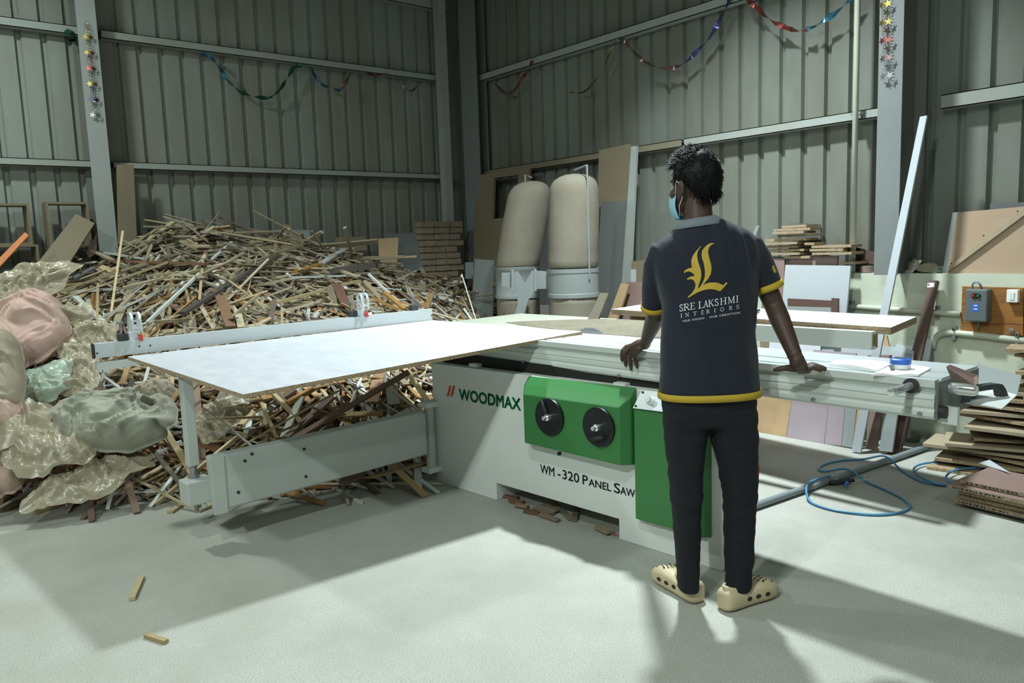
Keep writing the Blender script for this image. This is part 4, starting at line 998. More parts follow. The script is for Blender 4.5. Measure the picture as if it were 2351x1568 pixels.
b = MB(); b.cyl(PZ(1730, 718, WZ+0.012), PZ(1743, 712, WZ+0.012), 0.008, 10); b.build('marker_pen', m_blackm, label='black marker pen lying on the white bench board', cat='pen')
# ================================================================ back wall right: leaning and lying boards
pan([(1803, 608), (1953, 610), (1935, 800), (1788, 800)], (0, 5.28, 1.0), (0, -1, 0.12), 0.018, [m_white], 'white_board', 'large white panel leaning on the ledge behind the bench')
fr = empty('door_frame_offcut', PP(1860, 710, V((0, 5.18, 0.9)), V((0, -1, 0.1))), 'dark brown wooden frame corner leaning on the large white panel', 'frame')
for nm, q in (('rail', [(1808, 685), (1910, 690), (1909, 706), (1808, 703)]), ('stile', [(1909, 684), (1924, 685), (1922, 780), (1906, 780)]), ('grey_infill', [(1808, 703), (1908, 706), (1906, 775), (1808, 770)])):
    b = MB(); n = V((0, -1, 0.1)).normalized(); b.quadplate([PP(x, y, V((0, 5.18, 0.9)), n) for x, y in q], -n, 0.02 if nm != 'grey_infill' else 0.008); fixnormals(b.build(nm, m_greylam if nm == 'grey_infill' else m_brownwood, fr))
pan([(1812, 586), (1923, 588), (1921, 625), (1812, 625)], (0, 5.36, 1.2), (0, -1, 0.08), 0.018, [m_brownlam], 'veneered_board', 'narrow brown veneered panel behind the large white panel')
pan([(1766, 588), (1809, 590), (1808, 640), (1766, 640)], (0, 5.38, 1.2), (0, -1, 0.08), 0.012, [m_white], 'white_board', 'white panel edge behind the brown veneered panel')
pan([(1755, 592), (1801, 593), (1798, 760), (1745, 760)], (0, 5.33, 1.1), (0, -1, 0.10), 0.018, [m_brownlam], 'brown_board', 'brown panel leaning between worker and large white panel')
pan([(1735, 520), (1744, 517), (1700, 640), (1685, 640)], (0, 5.45, 1.4), (0, -1, 0.02), 0.01, [m_greylam], 'grey_strip', 'pale strip standing behind the worker\'s right shoulder')
pan([(1808, 512), (1882, 514), (1886, 562), (1806, 562)], (0, 5.57, 1.4), (0, -1, 0.02), 0.012, [m_darkgrey], 'grey_board', 'dark grey panel standing behind the particleboard stack on the ledge')
pan([(1882, 532), (1888, 532), (1888, 562), (1882, 562)], (0, 5.585, 1.4), (0, -1, 0.02), 0.012, [m_darkgrey], 'grey_board', 'narrow grey panel edge beside the dark grey one on the ledge')
# boards stacked on the ledge: (left px, right px, top py)
random.seed(9)
Yl = 5.34
def ledge_board(x0, x1, py, label, thick=0.018, d=0.17, mt=None):
    a = PY(x0, py, Yl); c = PY(x1, py, Yl); r = random.uniform(-0.03, 0.03)
    b = MB(); b.box(V(((a.x+c.x)/2, Yl+d/2+r, (a.z+c.z)/2-thick/2)), (c.x-a.x, d, thick), RotZ(random.uniform(-0.05, 0.05)))
    return b.build('chipboard_offcut', mt or m_pb, label=label, cat='board', group='chipboard pieces on the ledge')
LBO = [w+' from the top of the taller stack' for w in ('first', 'second', 'third', 'fourth', 'fifth', 'sixth', 'seventh', 'eighth', 'ninth')] + ['short piece jutting from the taller stack', 'topmost of the lower stack', 'second of the lower stack', 'bottom of the lower stack', 'single piece before the vertical pipe', 'lowest piece under the taller stack']
for k, (x0, x1, py) in enumerate(((1795, 1852, 517), (1780, 1862, 524), (1778, 1850, 531), (1780, 1860, 538), (1756, 1850, 548), (1752, 1835, 556), (1755, 1830, 564), (1760, 1845, 572), (1765, 1840, 580),
        (1846, 1868, 557), (1862, 1952, 563), (1860, 1935, 571), (1868, 1960, 579), (1925, 1962, 601), (1800, 1862, 588))):
    ledge_board(x0, x1, py, 'dusty chipboard offcut on the ledge, ' + LBO[k])
pan([(1938, 560), (2010, 580), (2010, 608), (1955, 596)], (0, 5.52, 1.3), (0, -1, 0.02), 0.02, [m_brownwood], 'brown_plank', 'red brown plank leaning on the ledge left of the column', 'plank')
b = MB(); b.lathe(PY(1990, 625, 5.47), [(0, 0), (0.045, 0), (0.045, 0.045), (0, 0.045)], 16); b.build('wood_block', m_brownlam, label='small round brown block on the ledge beside the column', cat='block')
for k, (x, y, r, mt, lb) in enumerate(((2098, 608, (0.05, 0.04, 0.05), m_film, 'crumpled clear bag on the ledge right of the column'), (2130, 610, (0.07, 0.05, 0.04), m_sackb, 'crumpled brown paper on the ledge right of the column'), (2148, 618, (0.05, 0.05, 0.02), m_filmg, 'crumpled pale green film on the ledge'))):
    p = PY(x, y, 5.50); p.z = MZ + r[2]*0.8; film('crumpled_paper', p, r, mt, lb, 20+k, amp=0.02, flat=True)
b = MB(); fp = PY(2090, 620, 5.47); b.quadplate([V((fp.x-0.035, 5.45, MZ+0.001)), V((fp.x+0.02, 5.45, MZ+0.001)), V((fp.x+0.065, 5.50, MZ+0.085)), V((fp.x+0.02, 5.50, MZ+0.085))], (0, 1, -0.5), 0.003); b.build('folded_paper', m_paper, label='folded white paper standing on the ledge right of the column', cat='paper')
# plywood with diagonal brace at the right
pw = empty('braced_plywood', PY(2270, 628, 5.42), 'plywood sheet with a diagonal batten standing on the ledge at the right edge', 'plywood')
n = V((0, -1, 0.08)).normalized(); q0 = V((0, 5.44, 1.3))
for nm, q, t, mt, off in (('sheet', [(2196, 488), (2386, 471), (2400, 628), (2174, 628)], 0.012, m_ply, 0), ('diagonal_batten', [(2174, 626), (2178, 612), (2358, 473), (2384, 471), (2351, 494)], 0.022, m_pbf, -0.024)):
    b = MB(); b.quadplate([PP(x, y, q0+n*-off, n) for x, y in q], -n, t); fixnormals(b.build(nm, mt, pw))
for x, y in ((2184, 605), (2258, 541), (2336, 485)):
    b = MB(); b.lathe(PP(x, y, q0+n*0.025, n), [(0, 0), (0.005, 0), (0.004, 0.003), (0, 0.003)], 8, n); b.build('nail', m_dark, pw)
pan([(2187, 488), (2200, 487), (2180, 629), (2163, 629)], (0, 5.50, 1.3), (0, -1, 0.06), 0.016, [m_white], 'white_board', 'white panel edge showing left of the braced plywood')
pan([(2273, 467), (2420, 462), (2420, 490), (2273, 492)], (0, 5.56, 1.6), (0, -1, 0.02), 0.012, [m_darkgrey], 'grey_board', 'dark panel top showing above the braced plywood')
# starter board on the masonry
Ym = MY
def wallbox(x0, y0, x1, y1, Y0, d): 
    a = PY(x0, y0, Y0-d); c = PY(x1, y1, Y0-d); return a, c
tb = empty('switch_board', PY(2280, 765, Ym), 'varnished wooden board on the masonry carrying the starter and the switch', 'board')
for nm, q in (('plank', [(2209, 657), (2348, 661), (2349, 745), (2206, 741)]), ('plank', [(2206, 742), (2349, 746), (2349, 772), (2204, 762)])):
    b = MB(); b.quadplate([PY(x, y, Ym-0.020) for x, y in q], (0, 1, 0), 0.020); fixnormals(b.build(nm, m_teak, tb, bevel=0.002))
b = MB(); b.quadplate([PY(x, y, Ym-0.020) for x, y in ((2353, 661), (2440, 664), (2440, 778), (2351, 772))], (0, 1, 0), 0.02); fixnormals(b.build('plank', m_ply, tb))
b = MB(); b.lathe(PY(2322, 759, Ym-0.021), [(0, 0), (0.016, 0), (0.016, 0.006), (0.006, 0.008), (0.006, 0.018), (0, 0.018)], 14, (0, -1, 0)); b.build('bolt', m_steel, tb, smooth='auto')
a, c = wallbox(2216, 664, 2264, 740, Ym-0.021, 0.085)
st = empty('motor_starter', V(((a.x+c.x)/2, Ym-0.05, c.z)), 'grey motor starter box with red and green buttons on the wooden board', 'starter')
b = MB(); b.box(V(((a.x+c.x)/2, Ym-0.021-0.0425, (a.z+c.z)/2)), (c.x-a.x, 0.085, a.z-c.z)); b.build('housing', m_starter, st, bevel=0.008)
yf = Ym-0.021-0.085
oc = PY(2240, 679, yf-0.001)
b = MB(); b.loft([[oc+V((math.cos(t*.2618)*0.030, 0, math.sin(t*.2618)*0.016)) for t in range(24)], [oc+V((math.cos(t*.2618)*0.028, -0.006, math.sin(t*.2618)*0.014)) for t in range(24)]]); b.build('button_surround', m_black, st)
for px, mt, nm in ((2233, m_red, 'stop_button'), (2245, m_greenb, 'start_button')):
    b = MB(); b.lathe(PY(px, 679, yf-0.007), [(0, 0), (0.009, 0), (0.008, 0.005), (0, 0.005)], 14, (0, -1, 0)); b.build(nm, mt, st)
b = MB(); b.quadplate([PY(x, y, yf-0.001) for x, y in ((2232, 697), (2247, 698), (2247, 716), (2232, 715))], (0, 1, 0), 0.0008); b.build('blue_label', m_blue, st)
for y0 in (700, 708):
    b = MB(); b.quadplate([PY(x, y, yf-0.0018) for x, y in ((2236, y0), (2244, y0+0.5), (2244, y0+3), (2236, y0+2.5))], (0, 1, 0), 0.0004); b.build('label_print', m_wprint, st)
b = MB(); w0 = PY(2232, 664, Ym-0.05); b.tube([w0-V((0, 0, 0.01)), w0+V((0.0, 0, 0.03)), w0+V((0.012, 0, 0.045)), w0+V((0.03, 0, 0.045)), w0+V((0.045, 0, 0.03)), w0+V((0.05, 0.02, 0.0))], 0.007, 8); b.build('cable_loop', m_pvc, st, smooth=True)
b = MB(); w0 = PY(2246, 741, Ym-0.06); b.cyl(w0+ZZ*0.01, w0-ZZ*0.03, 0.008, 10); b.build('cable_gland', m_starter, st)
a, c = wallbox(2311, 665, 2336, 695, Ym-0.021, 0.04)
sw = empty('light_switch', V(((a.x+c.x)/2, Ym-0.03, c.z)), 'white rocker switch on the wooden board', 'switch')
b = MB(); b.box(V(((a.x+c.x)/2, Ym-0.021-0.02, (a.z+c.z)/2)), (c.x-a.x, 0.04, a.z-c.z)); b.build('box', m_wplastic, sw, bevel=0.004)
b = MB(); b.box(V(((a.x+c.x)/2, Ym-0.021-0.042, (a.z+c.z)/2)), ((c.x-a.x)*0.42, 0.006, (a.z-c.z)*0.62), Matrix.Rotation(0.06, 3, 'X')); b.build('rocker', m_wplastic, sw, bevel=0.002)
# conduits
def conduit(px, Y, r, mt, label, clamps=()):
    pts = [PY(x, y, Y) for x, y in px]
    e = empty('conduit_pipe', pts[0], label, 'pipe')
    b = MB(); b.tube(pts, r, 12); b.build('pipe', mt, e, smooth=True)
    for x, y in clamps:
        c = PY(x, y, Y); b = MB(); b.box(c+V((0, 0.008, 0)), (0.02, r*2+0.006, 0.085)); b.build('clamp', m_steel, e)
        b = MB(); b.lathe(c+V((0, -r, 0.03)), [(0, 0), (0.007, 0), (0.005, 0.01), (0, 0.01)], 8, (0, -1, 0)); b.build('screw', m_blackm, e)
conduit([(1950, 703), (2060, 711), (2205, 721)], Ym-0.024, 0.018, m_pvcw, 'cream conduit pipe along the white masonry behind the planks', ((1956, 703), (2152, 716)))
conduit([(2142, 800), (2142, 790), (2146, 777), (2154, 769), (2168, 764), (2190, 764), (2260, 771), (2440, 794)], Ym-0.024, 0.020, m_pvcw, 'cream conduit pipe bending down below the switch board', ((2191, 765), (2336, 779)))
vp0 = PY(1956, 610, 5.42); 
b = MB(); b.tube([V((vp0.x, 5.43, MZ)), V((vp0.x, 5.43, 4.7))], 0.020, 12); vpo = b.build('wall_pipe', m_pvcw, label='cream vertical pipe clamped to the back wall girt', cat='pipe', smooth=True)
b = MB(); b.box(V((vp0.x, 5.452, 2.262)), (0.07, 0.05, 0.015)); b.build('pipe_clamp', m_steel, vpo)
# tall white plank, brown plank and the row of leaning panels
def lean2(px, y0, lean, thick, mt, name, label, cat='panel'):
    """leaning from floor line y=y0, going back `lean` metres per metre of height"""
    return pan(px, (0, y0, 0), (0, -1, lean), thick, mt, name, label, cat)
lean2([(2112, 268), (2128, 265), (1975, 1040), (1955, 1035)], 4.84, 0.185, 0.018, [m_white], 'white_plank', 'very tall narrow white plank leaning across bench and girt', 'plank')
bp = lean2([(2133, 644), (2153, 644), (2064, 1045), (2037, 1041)], 4.98, 0.33, 0.03, [m_brownwood], 'brown_plank', 'dark brown wooden plank with a price sticker leaning on the masonry', 'plank')
b = MB(); n = V((0, -1, 0.33)).normalized(); b.quadplate([PP(x, y, V((0, 4.98, 0))+n*0.001, n) for x, y in ((2130, 650), (2146, 649), (2145, 659), (2129, 660))], n, 0.001); b.build('sticker', m_wplastic, bp)
b = MB(); b.quadplate([PP(x, y, V((0, 4.98, 0))+n*0.0025, n) for x, y in ((2130, 652), (2135, 652), (2134, 656), (2130, 656))], n, 0.0005); b.build('sticker_print', m_red, bp)
for q, mt, lb in (([(1735, 880), (1822, 885), (1805, 1010), (1716, 997)], m_tanply, 'tan plywood panel leaning right behind the worker'),
        ([(1823, 880), (1907, 885), (1892, 1020), (1806, 1009)], m_mauve, 'wide mauve panel leaning next to the tan plywood panel'),
        ([(1908, 880), (1945, 885), (1931, 1024), (1893, 1020)], m_mauve, 'narrow mauve panel leaning next to the wide one'),
        ([(1946, 880), (1972, 885), (1957, 1028), (1932, 1024)], m_greylam, 'grey panel leaning left of the tall white plank'),
        ([(1996, 880), (2032, 885), (2012, 1034), (1988, 1031)], m_brownlam, 'dark mauve panel leaning right of the tall white plank'),
        ([(2040, 880), (2070, 885), (2048, 1038), (2018, 1035)], m_greylam, 'grey panel leaning between tall white plank and brown plank')):
    lean2(q, 4.93, 0.25, 0.018, [mt], 'leaning_board', lb)
lean2([(1975, 885), (1984, 885), (1968, 1032), (1957, 1030)], 4.92, 0.25, 0.018, [m_tanply], 'tan_strip', 'narrow tan strip leaning beside the tall white plank', 'strip')
lean2([(2078, 880), (2096, 880), (2086, 1004), (2072, 1004)], 5.05, 0.22, 0.018, [m_darkgrey], 'grey_strip', 'dark grey strip leaning right of the brown plank', 'strip')
for q, y0, mt, lb in (([(1768, 779), (1884, 790), (1880, 860), (1758, 855)], 4.98, m_marble, 'white marble-print panel seen between bench and carriage'),
        ([(1888, 786), (2070, 797), (2066, 880), (1884, 870)], 5.04, m_white, 'white panel row leaning under the bench right of the marble-print one'),
        ([(1868, 803), (1965, 811), (1962, 870), (1864, 865)], 4.94, m_mauve, 'mauve panel with rounded corner in front of the white ones'),
        ([(2052, 800), (2061, 787), (2097, 806), (2092, 880), (2044, 880)], 5.00, m_white, 'white panel with a pointed corner leaning left of the brown plank'),
        ([(2000, 779), (2036, 770), (2042, 800), (2000, 800)], 5.06, m_tanply, 'small tan board below the bench board corner'),
        ([(1992, 815), (2046, 815), (2046, 850), (1990, 850)], 4.92, m_brownlam, 'brown offcut leaning behind the notebook'),
        ([(2095, 774), (2140, 778), (2138, 880), (2085, 880)], 5.18, m_darkgrey, 'dark grey cabinet panel low on the masonry beside the brown plank'),
        ([(1745, 770), (1782, 772), (1780, 800), (1745, 800)], 5.10, m_tan, 'tan board end right of the worker under the bench rail')):
    lean2(q, y0, 0.25, 0.016, [mt], 'leaning_board', lb)
# ================================================================ chipboard stacks at the right
random.seed(31)
def chip(c, sx, sy, rz, label, tilt=(0, 0), mt=None, grp='chipboard offcuts in the right pile'):
    b = MB(); R_ = RotZ(rz) @ Matrix.Rotation(tilt[0], 3, 'X') @ Matrix.Rotation(tilt[1], 3, 'Y')
    b.box((0, 0, 0), (sx, sy, 0.018), R_); b.v = [p+V(c) for p in b.v]
    return b.build('chipboard_offcut', mt or m_pb, label=label, cat='board', group=grp)
k = 0; z = 0.010
while z < 0.74:
    top = z > 0.47
    for j in ((0,) if top else (k % 2,)):
        cx_ = (-1.22 if top else (-1.62, -1.08)[j]) + random.uniform(-0.09, 0.09); cy_ = (5.12 if top else (5.02, 5.06)[j]) + random.uniform(-0.06, 0.06)
        chip((cx_, cy_, z), random.uniform(0.42, 0.68), random.uniform(0.20, 0.36), MA+random.gauss(0, 0.22), 'chipboard offcut in the untidy tall pile at the right edge', (0, 0), random.choice((m_pb, m_pb, m_pbf)))
    z += 0.0190 if k % 7 else 0.026; k += 1
for x0, y0, x1, y1, mt, lb in ((2155, 1052, 2235, 1066, m_darkgrey, 'dark grey board on the floor before the tall pile'), (2225, 1052, 2351, 1078, m_pb, 'chipboard piece on the floor behind the near stack')):
    a = PZ(x0, y0, 0.02); c = PZ(x1, y1, 0.02); b = MB(); d = (c-a).normalized(); b.bar(a+V((0, .06, 0)), c+V((0, .06, 0)), 0.14, 0.03); b.build('chipboard_offcut', mt, label=lb, cat='board')
cB = PZ(2195, 1160, 0.01); dB = (PZ(2351, 1197, 0.01)-cB).normalized(); nB = V((-dB.y, dB.x, 0))
z = 0.006
for k, (o1, o2, lb) in enumerate(((0.03, 0.03, 'thin grey sheet at the bottom of the near chipboard stack'), (-0.02, 0.0, 'fifth board from the top of the near chipboard stack'), (0.0, 0.02, 'fourth board from the top of the near chipboard stack'), (0.01, 0.0, 'third board from the top of the near chipboard stack'),
        (-0.04, -0.02, 'second board from the top of the near chipboard stack'), (0.0, 0.03, 'brown faced top board of the near chipboard stack'))):
    t = 0.006 if k == 0 else 0.0185
    p0 = cB + dB*o1 + nB*o2; p0.z = z+t
    pts = [p0, p0+dB*0.75, p0+dB*0.75+nB*0.33, p0+nB*0.33]
    slab(pts, t, m_brownlam if k >= 4 else m_pbf, m_darkgrey if k == 0 else m_pb, 'stacked_board', lb, 'board')
    if k in (1, 4, 5):
        random.seed(k); b = MB(); s = 0.03
        while s < 0.26:
            w = random.uniform(0.004, 0.016); b.quadplate([p0+dB*s-nB*0.0005-ZZ*0.005, p0+dB*(s+w)-nB*0.0005-ZZ*0.005, p0+dB*(s+w)-nB*0.0005-ZZ*0.013, p0+dB*s-nB*0.0005-ZZ*0.013], -nB, 0.0004); s += w+random.uniform(0.004, 0.012)
        bpy.data.objects  # edge print follows the board
        o = b.build('edge_print', m_textb, bpy.context.scene.objects[[q.name for q in COL.objects if q.get('label') == lb][0]])
    z += t + (0.012 if k in (0, 2) else 0.004)
b = MB(); b.quadplate([PZ(2247, 1064, 0.135), PZ(2272, 1057, 0.15), PZ(2318, 1086, 0.15)], ZZ, 0.004); b.build('white_offcut', m_white, label='triangular white offcut lying behind the near chipboard stack', cat='offcut')
pan([(1700, 905), (1742, 1020), (1742, 1045), (1700, 1045)], (0, 4.55, 0), (0, -0.3, 1), 0.01, [m_brownlam], 'brown_offcut', 'brown offcut lying on the floor behind the worker\'s knee')
# ================================================================ floor things: pipe, hose, air gun, bottle
p0, p1 = PZ(1655, 1188, 0.022), PZ(2128, 1026, 0.022)
b = MB(); n = 16; dd = (p1-p0).normalized(); aa = V((-dd.y, dd.x, 0)); bb = ZZ
ringo = lambda c, r: [c + (aa*math.cos(q*2*math.pi/n)+bb*math.sin(q*2*math.pi/n))*r for q in range(n)]
b.loft([ringo(p0, 0.020), ringo(p1, 0.020), ringo(p1, 0.017), ringo(p0, 0.017)], caps=False); b.build('plastic_pipe', m_pvc, label='long grey plastic pipe lying on the floor behind the worker', cat='pipe', smooth='auto')
b = MB(); q0, q1 = PZ(2105, 1026, 0.022)+V((0.0, 0.05, 0)), PZ(2150, 1016, 0.022)+V((0.0, 0.05, 0)); b.cyl(q0, q1, 0.020, 14); b.build('plastic_pipe', m_pvc, label='short grey pipe end beside the end of the long pipe', cat='pipe', smooth='auto')
def smoothpts(px, z=0.008, sub=8):
    P_ = [PZ(x, y, z) for x, y in px]; out = []
    for i in range(len(P_)-1):
        a0 = P_[max(i-1, 0)]; a1 = P_[i]; a2 = P_[i+1]; a3 = P_[min(i+2, len(P_)-1)]
        for q in range(sub):
            t = q/sub; out.append(0.5*((2*a1) + (a2-a0)*t + (2*a0-5*a1+4*a2-a3)*t*t + (3*a1-a0-3*a2+a3)*t*t*t))
    out.append(P_[-1]); return out
hz = [(1906, 1109), (1880, 1116), (1858, 1126), (1851, 1140), (1862, 1154), (1900, 1168), (1950, 1177), (2010, 1182), (2060, 1178), (2085, 1168), (2086, 1156), (2060, 1138), (2010, 1115), (1960, 1098), (1905, 1085), (1882, 1080), (1885, 1070), (1915, 1060), (1965, 1055), (2020, 1060), (2065, 1078), (2110, 1103), (2150, 1112), (2185, 1113), (2200, 1108)]
hz2 = [(2195, 1114), (2150, 1110), (2115, 1095), (2098, 1080), (2108, 1068), (2140, 1062), (2200, 1062), (2245, 1064), (2256, 1072)]
hz3 = [(2256, 1074), (2225, 1075), (2190, 1080), (2172, 1094), (2180, 1106), (2200, 1110)]
hp_ = smoothpts(hz)
for i, p in enumerate(hp_): p.z = 0.008 + (0.045*max(0, 1-abs((p-PZ(2000, 1058, .008)).length)/0.25) if False else 0)
rp0 = p0; rd0 = (p1-p0).normalized()
for p in hp_:   # lift over the pipe where they cross
    s = (p-p0).dot(rd0); dist = (V((p.x, p.y, 0.022))-(p0+rd0*s)).length
    if dist < 0.16: p.z = 0.008 + 0.044*(math.cos(dist/0.16*math.pi)+1)/2
b = MB(); b.tube(hp_, 0.0065, 8); hs_ = b.build('air_hose', m_hose, label='blue air hose looping over the floor and the grey pipe', cat='hose', smooth=True)
b = MB(); b.tube(smoothpts(hz2, 0.02), 0.0065, 8); b.build('hose_loop', m_hose, hs_, smooth=True)
b = MB(); b.tube(smoothpts(hz3, 0.03), 0.0065, 8); b.build('hose_loop', m_hose, hs_, smooth=True)
g0 = PZ(1905, 1109, 0.02); g1 = PZ(1955, 1103, 0.03); gd = (g1-g0).normalized(); gs = V((-gd.y, gd.x, 0))
ag = empty('air_blow_gun', g0, 'black air blow gun with blue trigger at the end of the hose', 'air gun')
b = MB(); b.tube([g0, g0+gd*0.02, g0+gd*0.06, g0+gd*0.11, g0+gd*0.14], [0.010, 0.014, 0.016, 0.014, 0.010], 12); b.build('body', m_blackm, ag, smooth=True)
b = MB(); b.tube([g0+gd*0.08-gs*0.01, g0+gd*0.09-gs*0.035, g0+gd*0.065-gs*0.055, g0+gd*0.06-gs*0.075], [0.008, 0.009, 0.007, 0.005], 8); b.build('trigger', m_bluep, ag, smooth=True)
b = MB(); b.cyl(g0+gd*0.14, g0+gd*0.24-ZZ*0.01, 0.003, 8); b.build('nozzle', m_chrome, ag)
b = MB()
pts = [g0+gd*(0.005+0.0005*i)+V((0, 0, 0.022))+gs*(0.014*math.cos(i*0.8))+ZZ*(0.010*math.sin(i*0.8)) for i in range(90)]
b.tube(pts, 0.0014, 5); b.build('spring_guard', m_steel, ag)
m_clear = mat('clear_plastic', 'c8d2d6', 0.12, trans=0.7, spec=0.8)
bc_ = PZ(2118, 1003, 0.03); b = MB(); b.lathe(bc_, [(0, -0.11), (0.028, -0.105), (0.031, -0.06), (0.028, -0.02), (0.031, 0.04), (0.024, 0.075), (0.011, 0.09), (0.011, 0.105), (0, 0.105)], 16, (0.6, 0.75, 0.0)); b.build('plastic_bottle', m_clear, label='clear crushed plastic bottle lying beside the chipboard pile', cat='bottle', smooth='auto')
# flower petals at the saw foot
b = MB(); c = PZ(1412, 1228, 0.006)
for i in range(5):
    a = i*1.256; b.quadplate([c, c+V((math.cos(a-.3)*.012, math.sin(a-.3)*.012, .004)), c+V((math.cos(a)*.02, math.sin(a)*.02, .002)), c+V((math.cos(a+.3)*.012, math.sin(a+.3)*.012, .004))], ZZ, 0.001)
b.build('paper_flower', mat('pink_petal', 'b0557a', 0.7), label='tiny pink flower on the floor at the saw foot', cat='flower')
# ================================================================ tinsel garlands on the girts
def ribbon(px, plane, w, segs, label, sag_z=0.0):
    """twisted foil ribbon through pixels on a wall plane; segs: list of (fraction, foil key)"""
    P_ = [plane(x, y) for x, y in px]; out = []
    for i in range(len(P_)-1):
        a0 = P_[max(i-1, 0)]; a1 = P_[i]; a2 = P_[i+1]; a3 = P_[min(i+2, len(P_)-1)]
        for q in range(8):
            t = q/8; out.append(0.5*((2*a1) + (a2-a0)*t + (2*a0-5*a1+4*a2-a3)*t*t + (3*a1-a0-3*a2+a3)*t*t*t))
    out.append(P_[-1])
    e = empty('foil_garland', P_[0], label, 'garland', 'foil garlands on the girts'); N_ = len(out)
    for si, (f0, f1, key) in enumerate(segs):
        i0, i1 = int(f0*(N_-1)), int(f1*(N_-1))+1; vs = []; fs = []
        for i in range(i0, min(i1+1, N_)):
            d = (out[min(i+1, N_-1)]-out[max(i-1, 0)]).normalized(); s1 = d.cross(V((0.3, 0.4, 0.86))).normalized(); s2 = d.cross(s1)
            a = i*0.21+si; wv = (s1*math.cos(a)+s2*math.sin(a))*w*(0.55+0.45*abs(math.sin(i*0.37+si)))
            vs += [out[i]-wv, out[i]+wv]
        for i in range(len(vs)//2-1): fs.append((2*i, 2*i+1, 2*i+3, 2*i+2))
        b = MB(); b.add(vs, fs); b.build('ribbon', m_foil[key], e)
    return e
PL = lambda x, y: PX(x, y, XL+0.02); PB = lambda x, y: PY(x, y, YB-0.03)
ribbon([(463, 126), (480, 128), (500, 150), (520, 180), (545, 206), (580, 221), (618, 224), (640, 208), (660, 180), (675, 155), (694, 150)], PL, 0.022, [(0, 0.42, 'blue'), (0.42, 1, 'green')], 'blue and green foil swag on the left wall')
ribbon([(712, 150), (732, 188), (765, 204), (785, 203), (806, 166)], PL, 0.018, [(0, 0.7, 'blue'), (0.7, 1, 'pink')], 'short blue foil swag right of the long green one')
ribbon([(838, 168), (865, 172), (892, 168)], PL, 0.014, [(0, 1, 'red')], 'short red foil scrap lying on the left wall girt')
ribbon([(905, 174), (925, 199), (945, 208), (972, 184)], PL, 0.016, [(0, 0.6, 'silver'), (0.6, 1, 'pink')], 'short silver foil swag near the corner on the left wall')
ribbon([(1135, 190), (1160, 214), (1180, 208), (1198, 182), (1212, 160), (1222, 138)], PB, 0.020, [(0, 0.45, 'pink'), (0.45, 1, 'red')], 'red foil swag near the corner on the back wall')
ribbon([(1240, 185), (1280, 206), (1318, 212), (1345, 208), (1380, 165), (1405, 110), (1416, 90)], PB, 0.014, [(0.3, 0.52, 'green'), (0.52, 0.85, 'gold'), (0.85, 1, 'silver')], 'thin swag with a green foil knot on the back wall')
ribbon([(1418, 88), (1432, 92), (1450, 112), (1475, 138), (1510, 153), (1550, 154), (1580, 138), (1605, 112), (1630, 85), (1650, 50), (1668, 15), (1676, -6)], PB, 0.022, [(0, 0.46, 'pink'), (0.46, 1, 'violet')], 'long pink and violet foil swag on the back wall')
ribbon([(1712, -8), (1730, 12), (1765, 42), (1800, 62), (1835, 70), (1862, 64), (1890, 48), (1920, 28), (1950, 0), (1962, -14)], PB, 0.024, [(0, 0.52, 'red'), (0.52, 1, 'cyan')], 'red and light blue foil swag beside the vertical pipe')
ribbon([(150, 78), (162, 74), (172, 86), (160, 98), (175, 92)], PL, 0.028, [(0, 1, 'green')], 'green foil tuft tied left of the column on the left wall')
ribbon([(1085, 185), (1100, 178)], PB, 0.012, [(0, 1, 'pink')], 'tiny pink foil scrap at the corner end of the back wall girt')
def star(b, c, r, n, rot=0.0):
    n = V(n).normalized(); a = V((0, 0, 1)); s = n.cross(a).normalized(); pts = []
    for i in range(10):
        t = rot + i*math.pi/5; rr = r if i % 2 == 0 else r*0.42; pts.append(c + (a*math.cos(t)+s*math.sin(t))*rr)
    b.quadplate(pts, n, 0.002)
def star_chain(px, plane, n, keys, label):
    P_ = [plane(x, y) for x, y in px]; e = empty('star_garland', P_[0], label, 'garland'); L = len(keys)
    tot = P_[0]-P_[-1]; s = V(n).cross(ZZ).normalized()
    for i, key in enumerate(keys):
        a = P_[0].lerp(P_[-1], i/L); c = P_[0].lerp(P_[-1], (i+1)/L)
        b = MB()
        for k in range(4):
            ph = k*math.pi/2; pts = []
            for q in range(13):
                t = q/12; w = 0.022*(0.5+0.5*math.sin(math.pi*t)); pts.append(a.lerp(c, t) + s*math.cos(ph+t*9)*w + V(n)*(0.015+math.sin(ph+t*9)*0.012))
            b.tube(pts, 0.0014, 4)
        b.build('net_chain', m_foil[key], e)
        b = MB()
        for k in (-1, 1): star(b, c + s*0.022*k + V(n)*0.02, 0.026, V(n)+s*0.4*k, i+k)
        b.build('star', m_foil[key], e)
star_chain([(198, 50), (218, 265)], lambda x, y: PX(x, y, XL+0.172), (1, 0, 0), ['gold', 'gold', 'red', 'gold', 'purple', 'silver'], 'star garland hanging on the left wall column')
star_chain([(2033, -30), (2038, 175)], lambda x, y: PY(x, y, 5.165), (0, -1, 0), ['gold', 'gold', 'red', 'pink', 'silver'], 'star garland hanging on the back wall column')
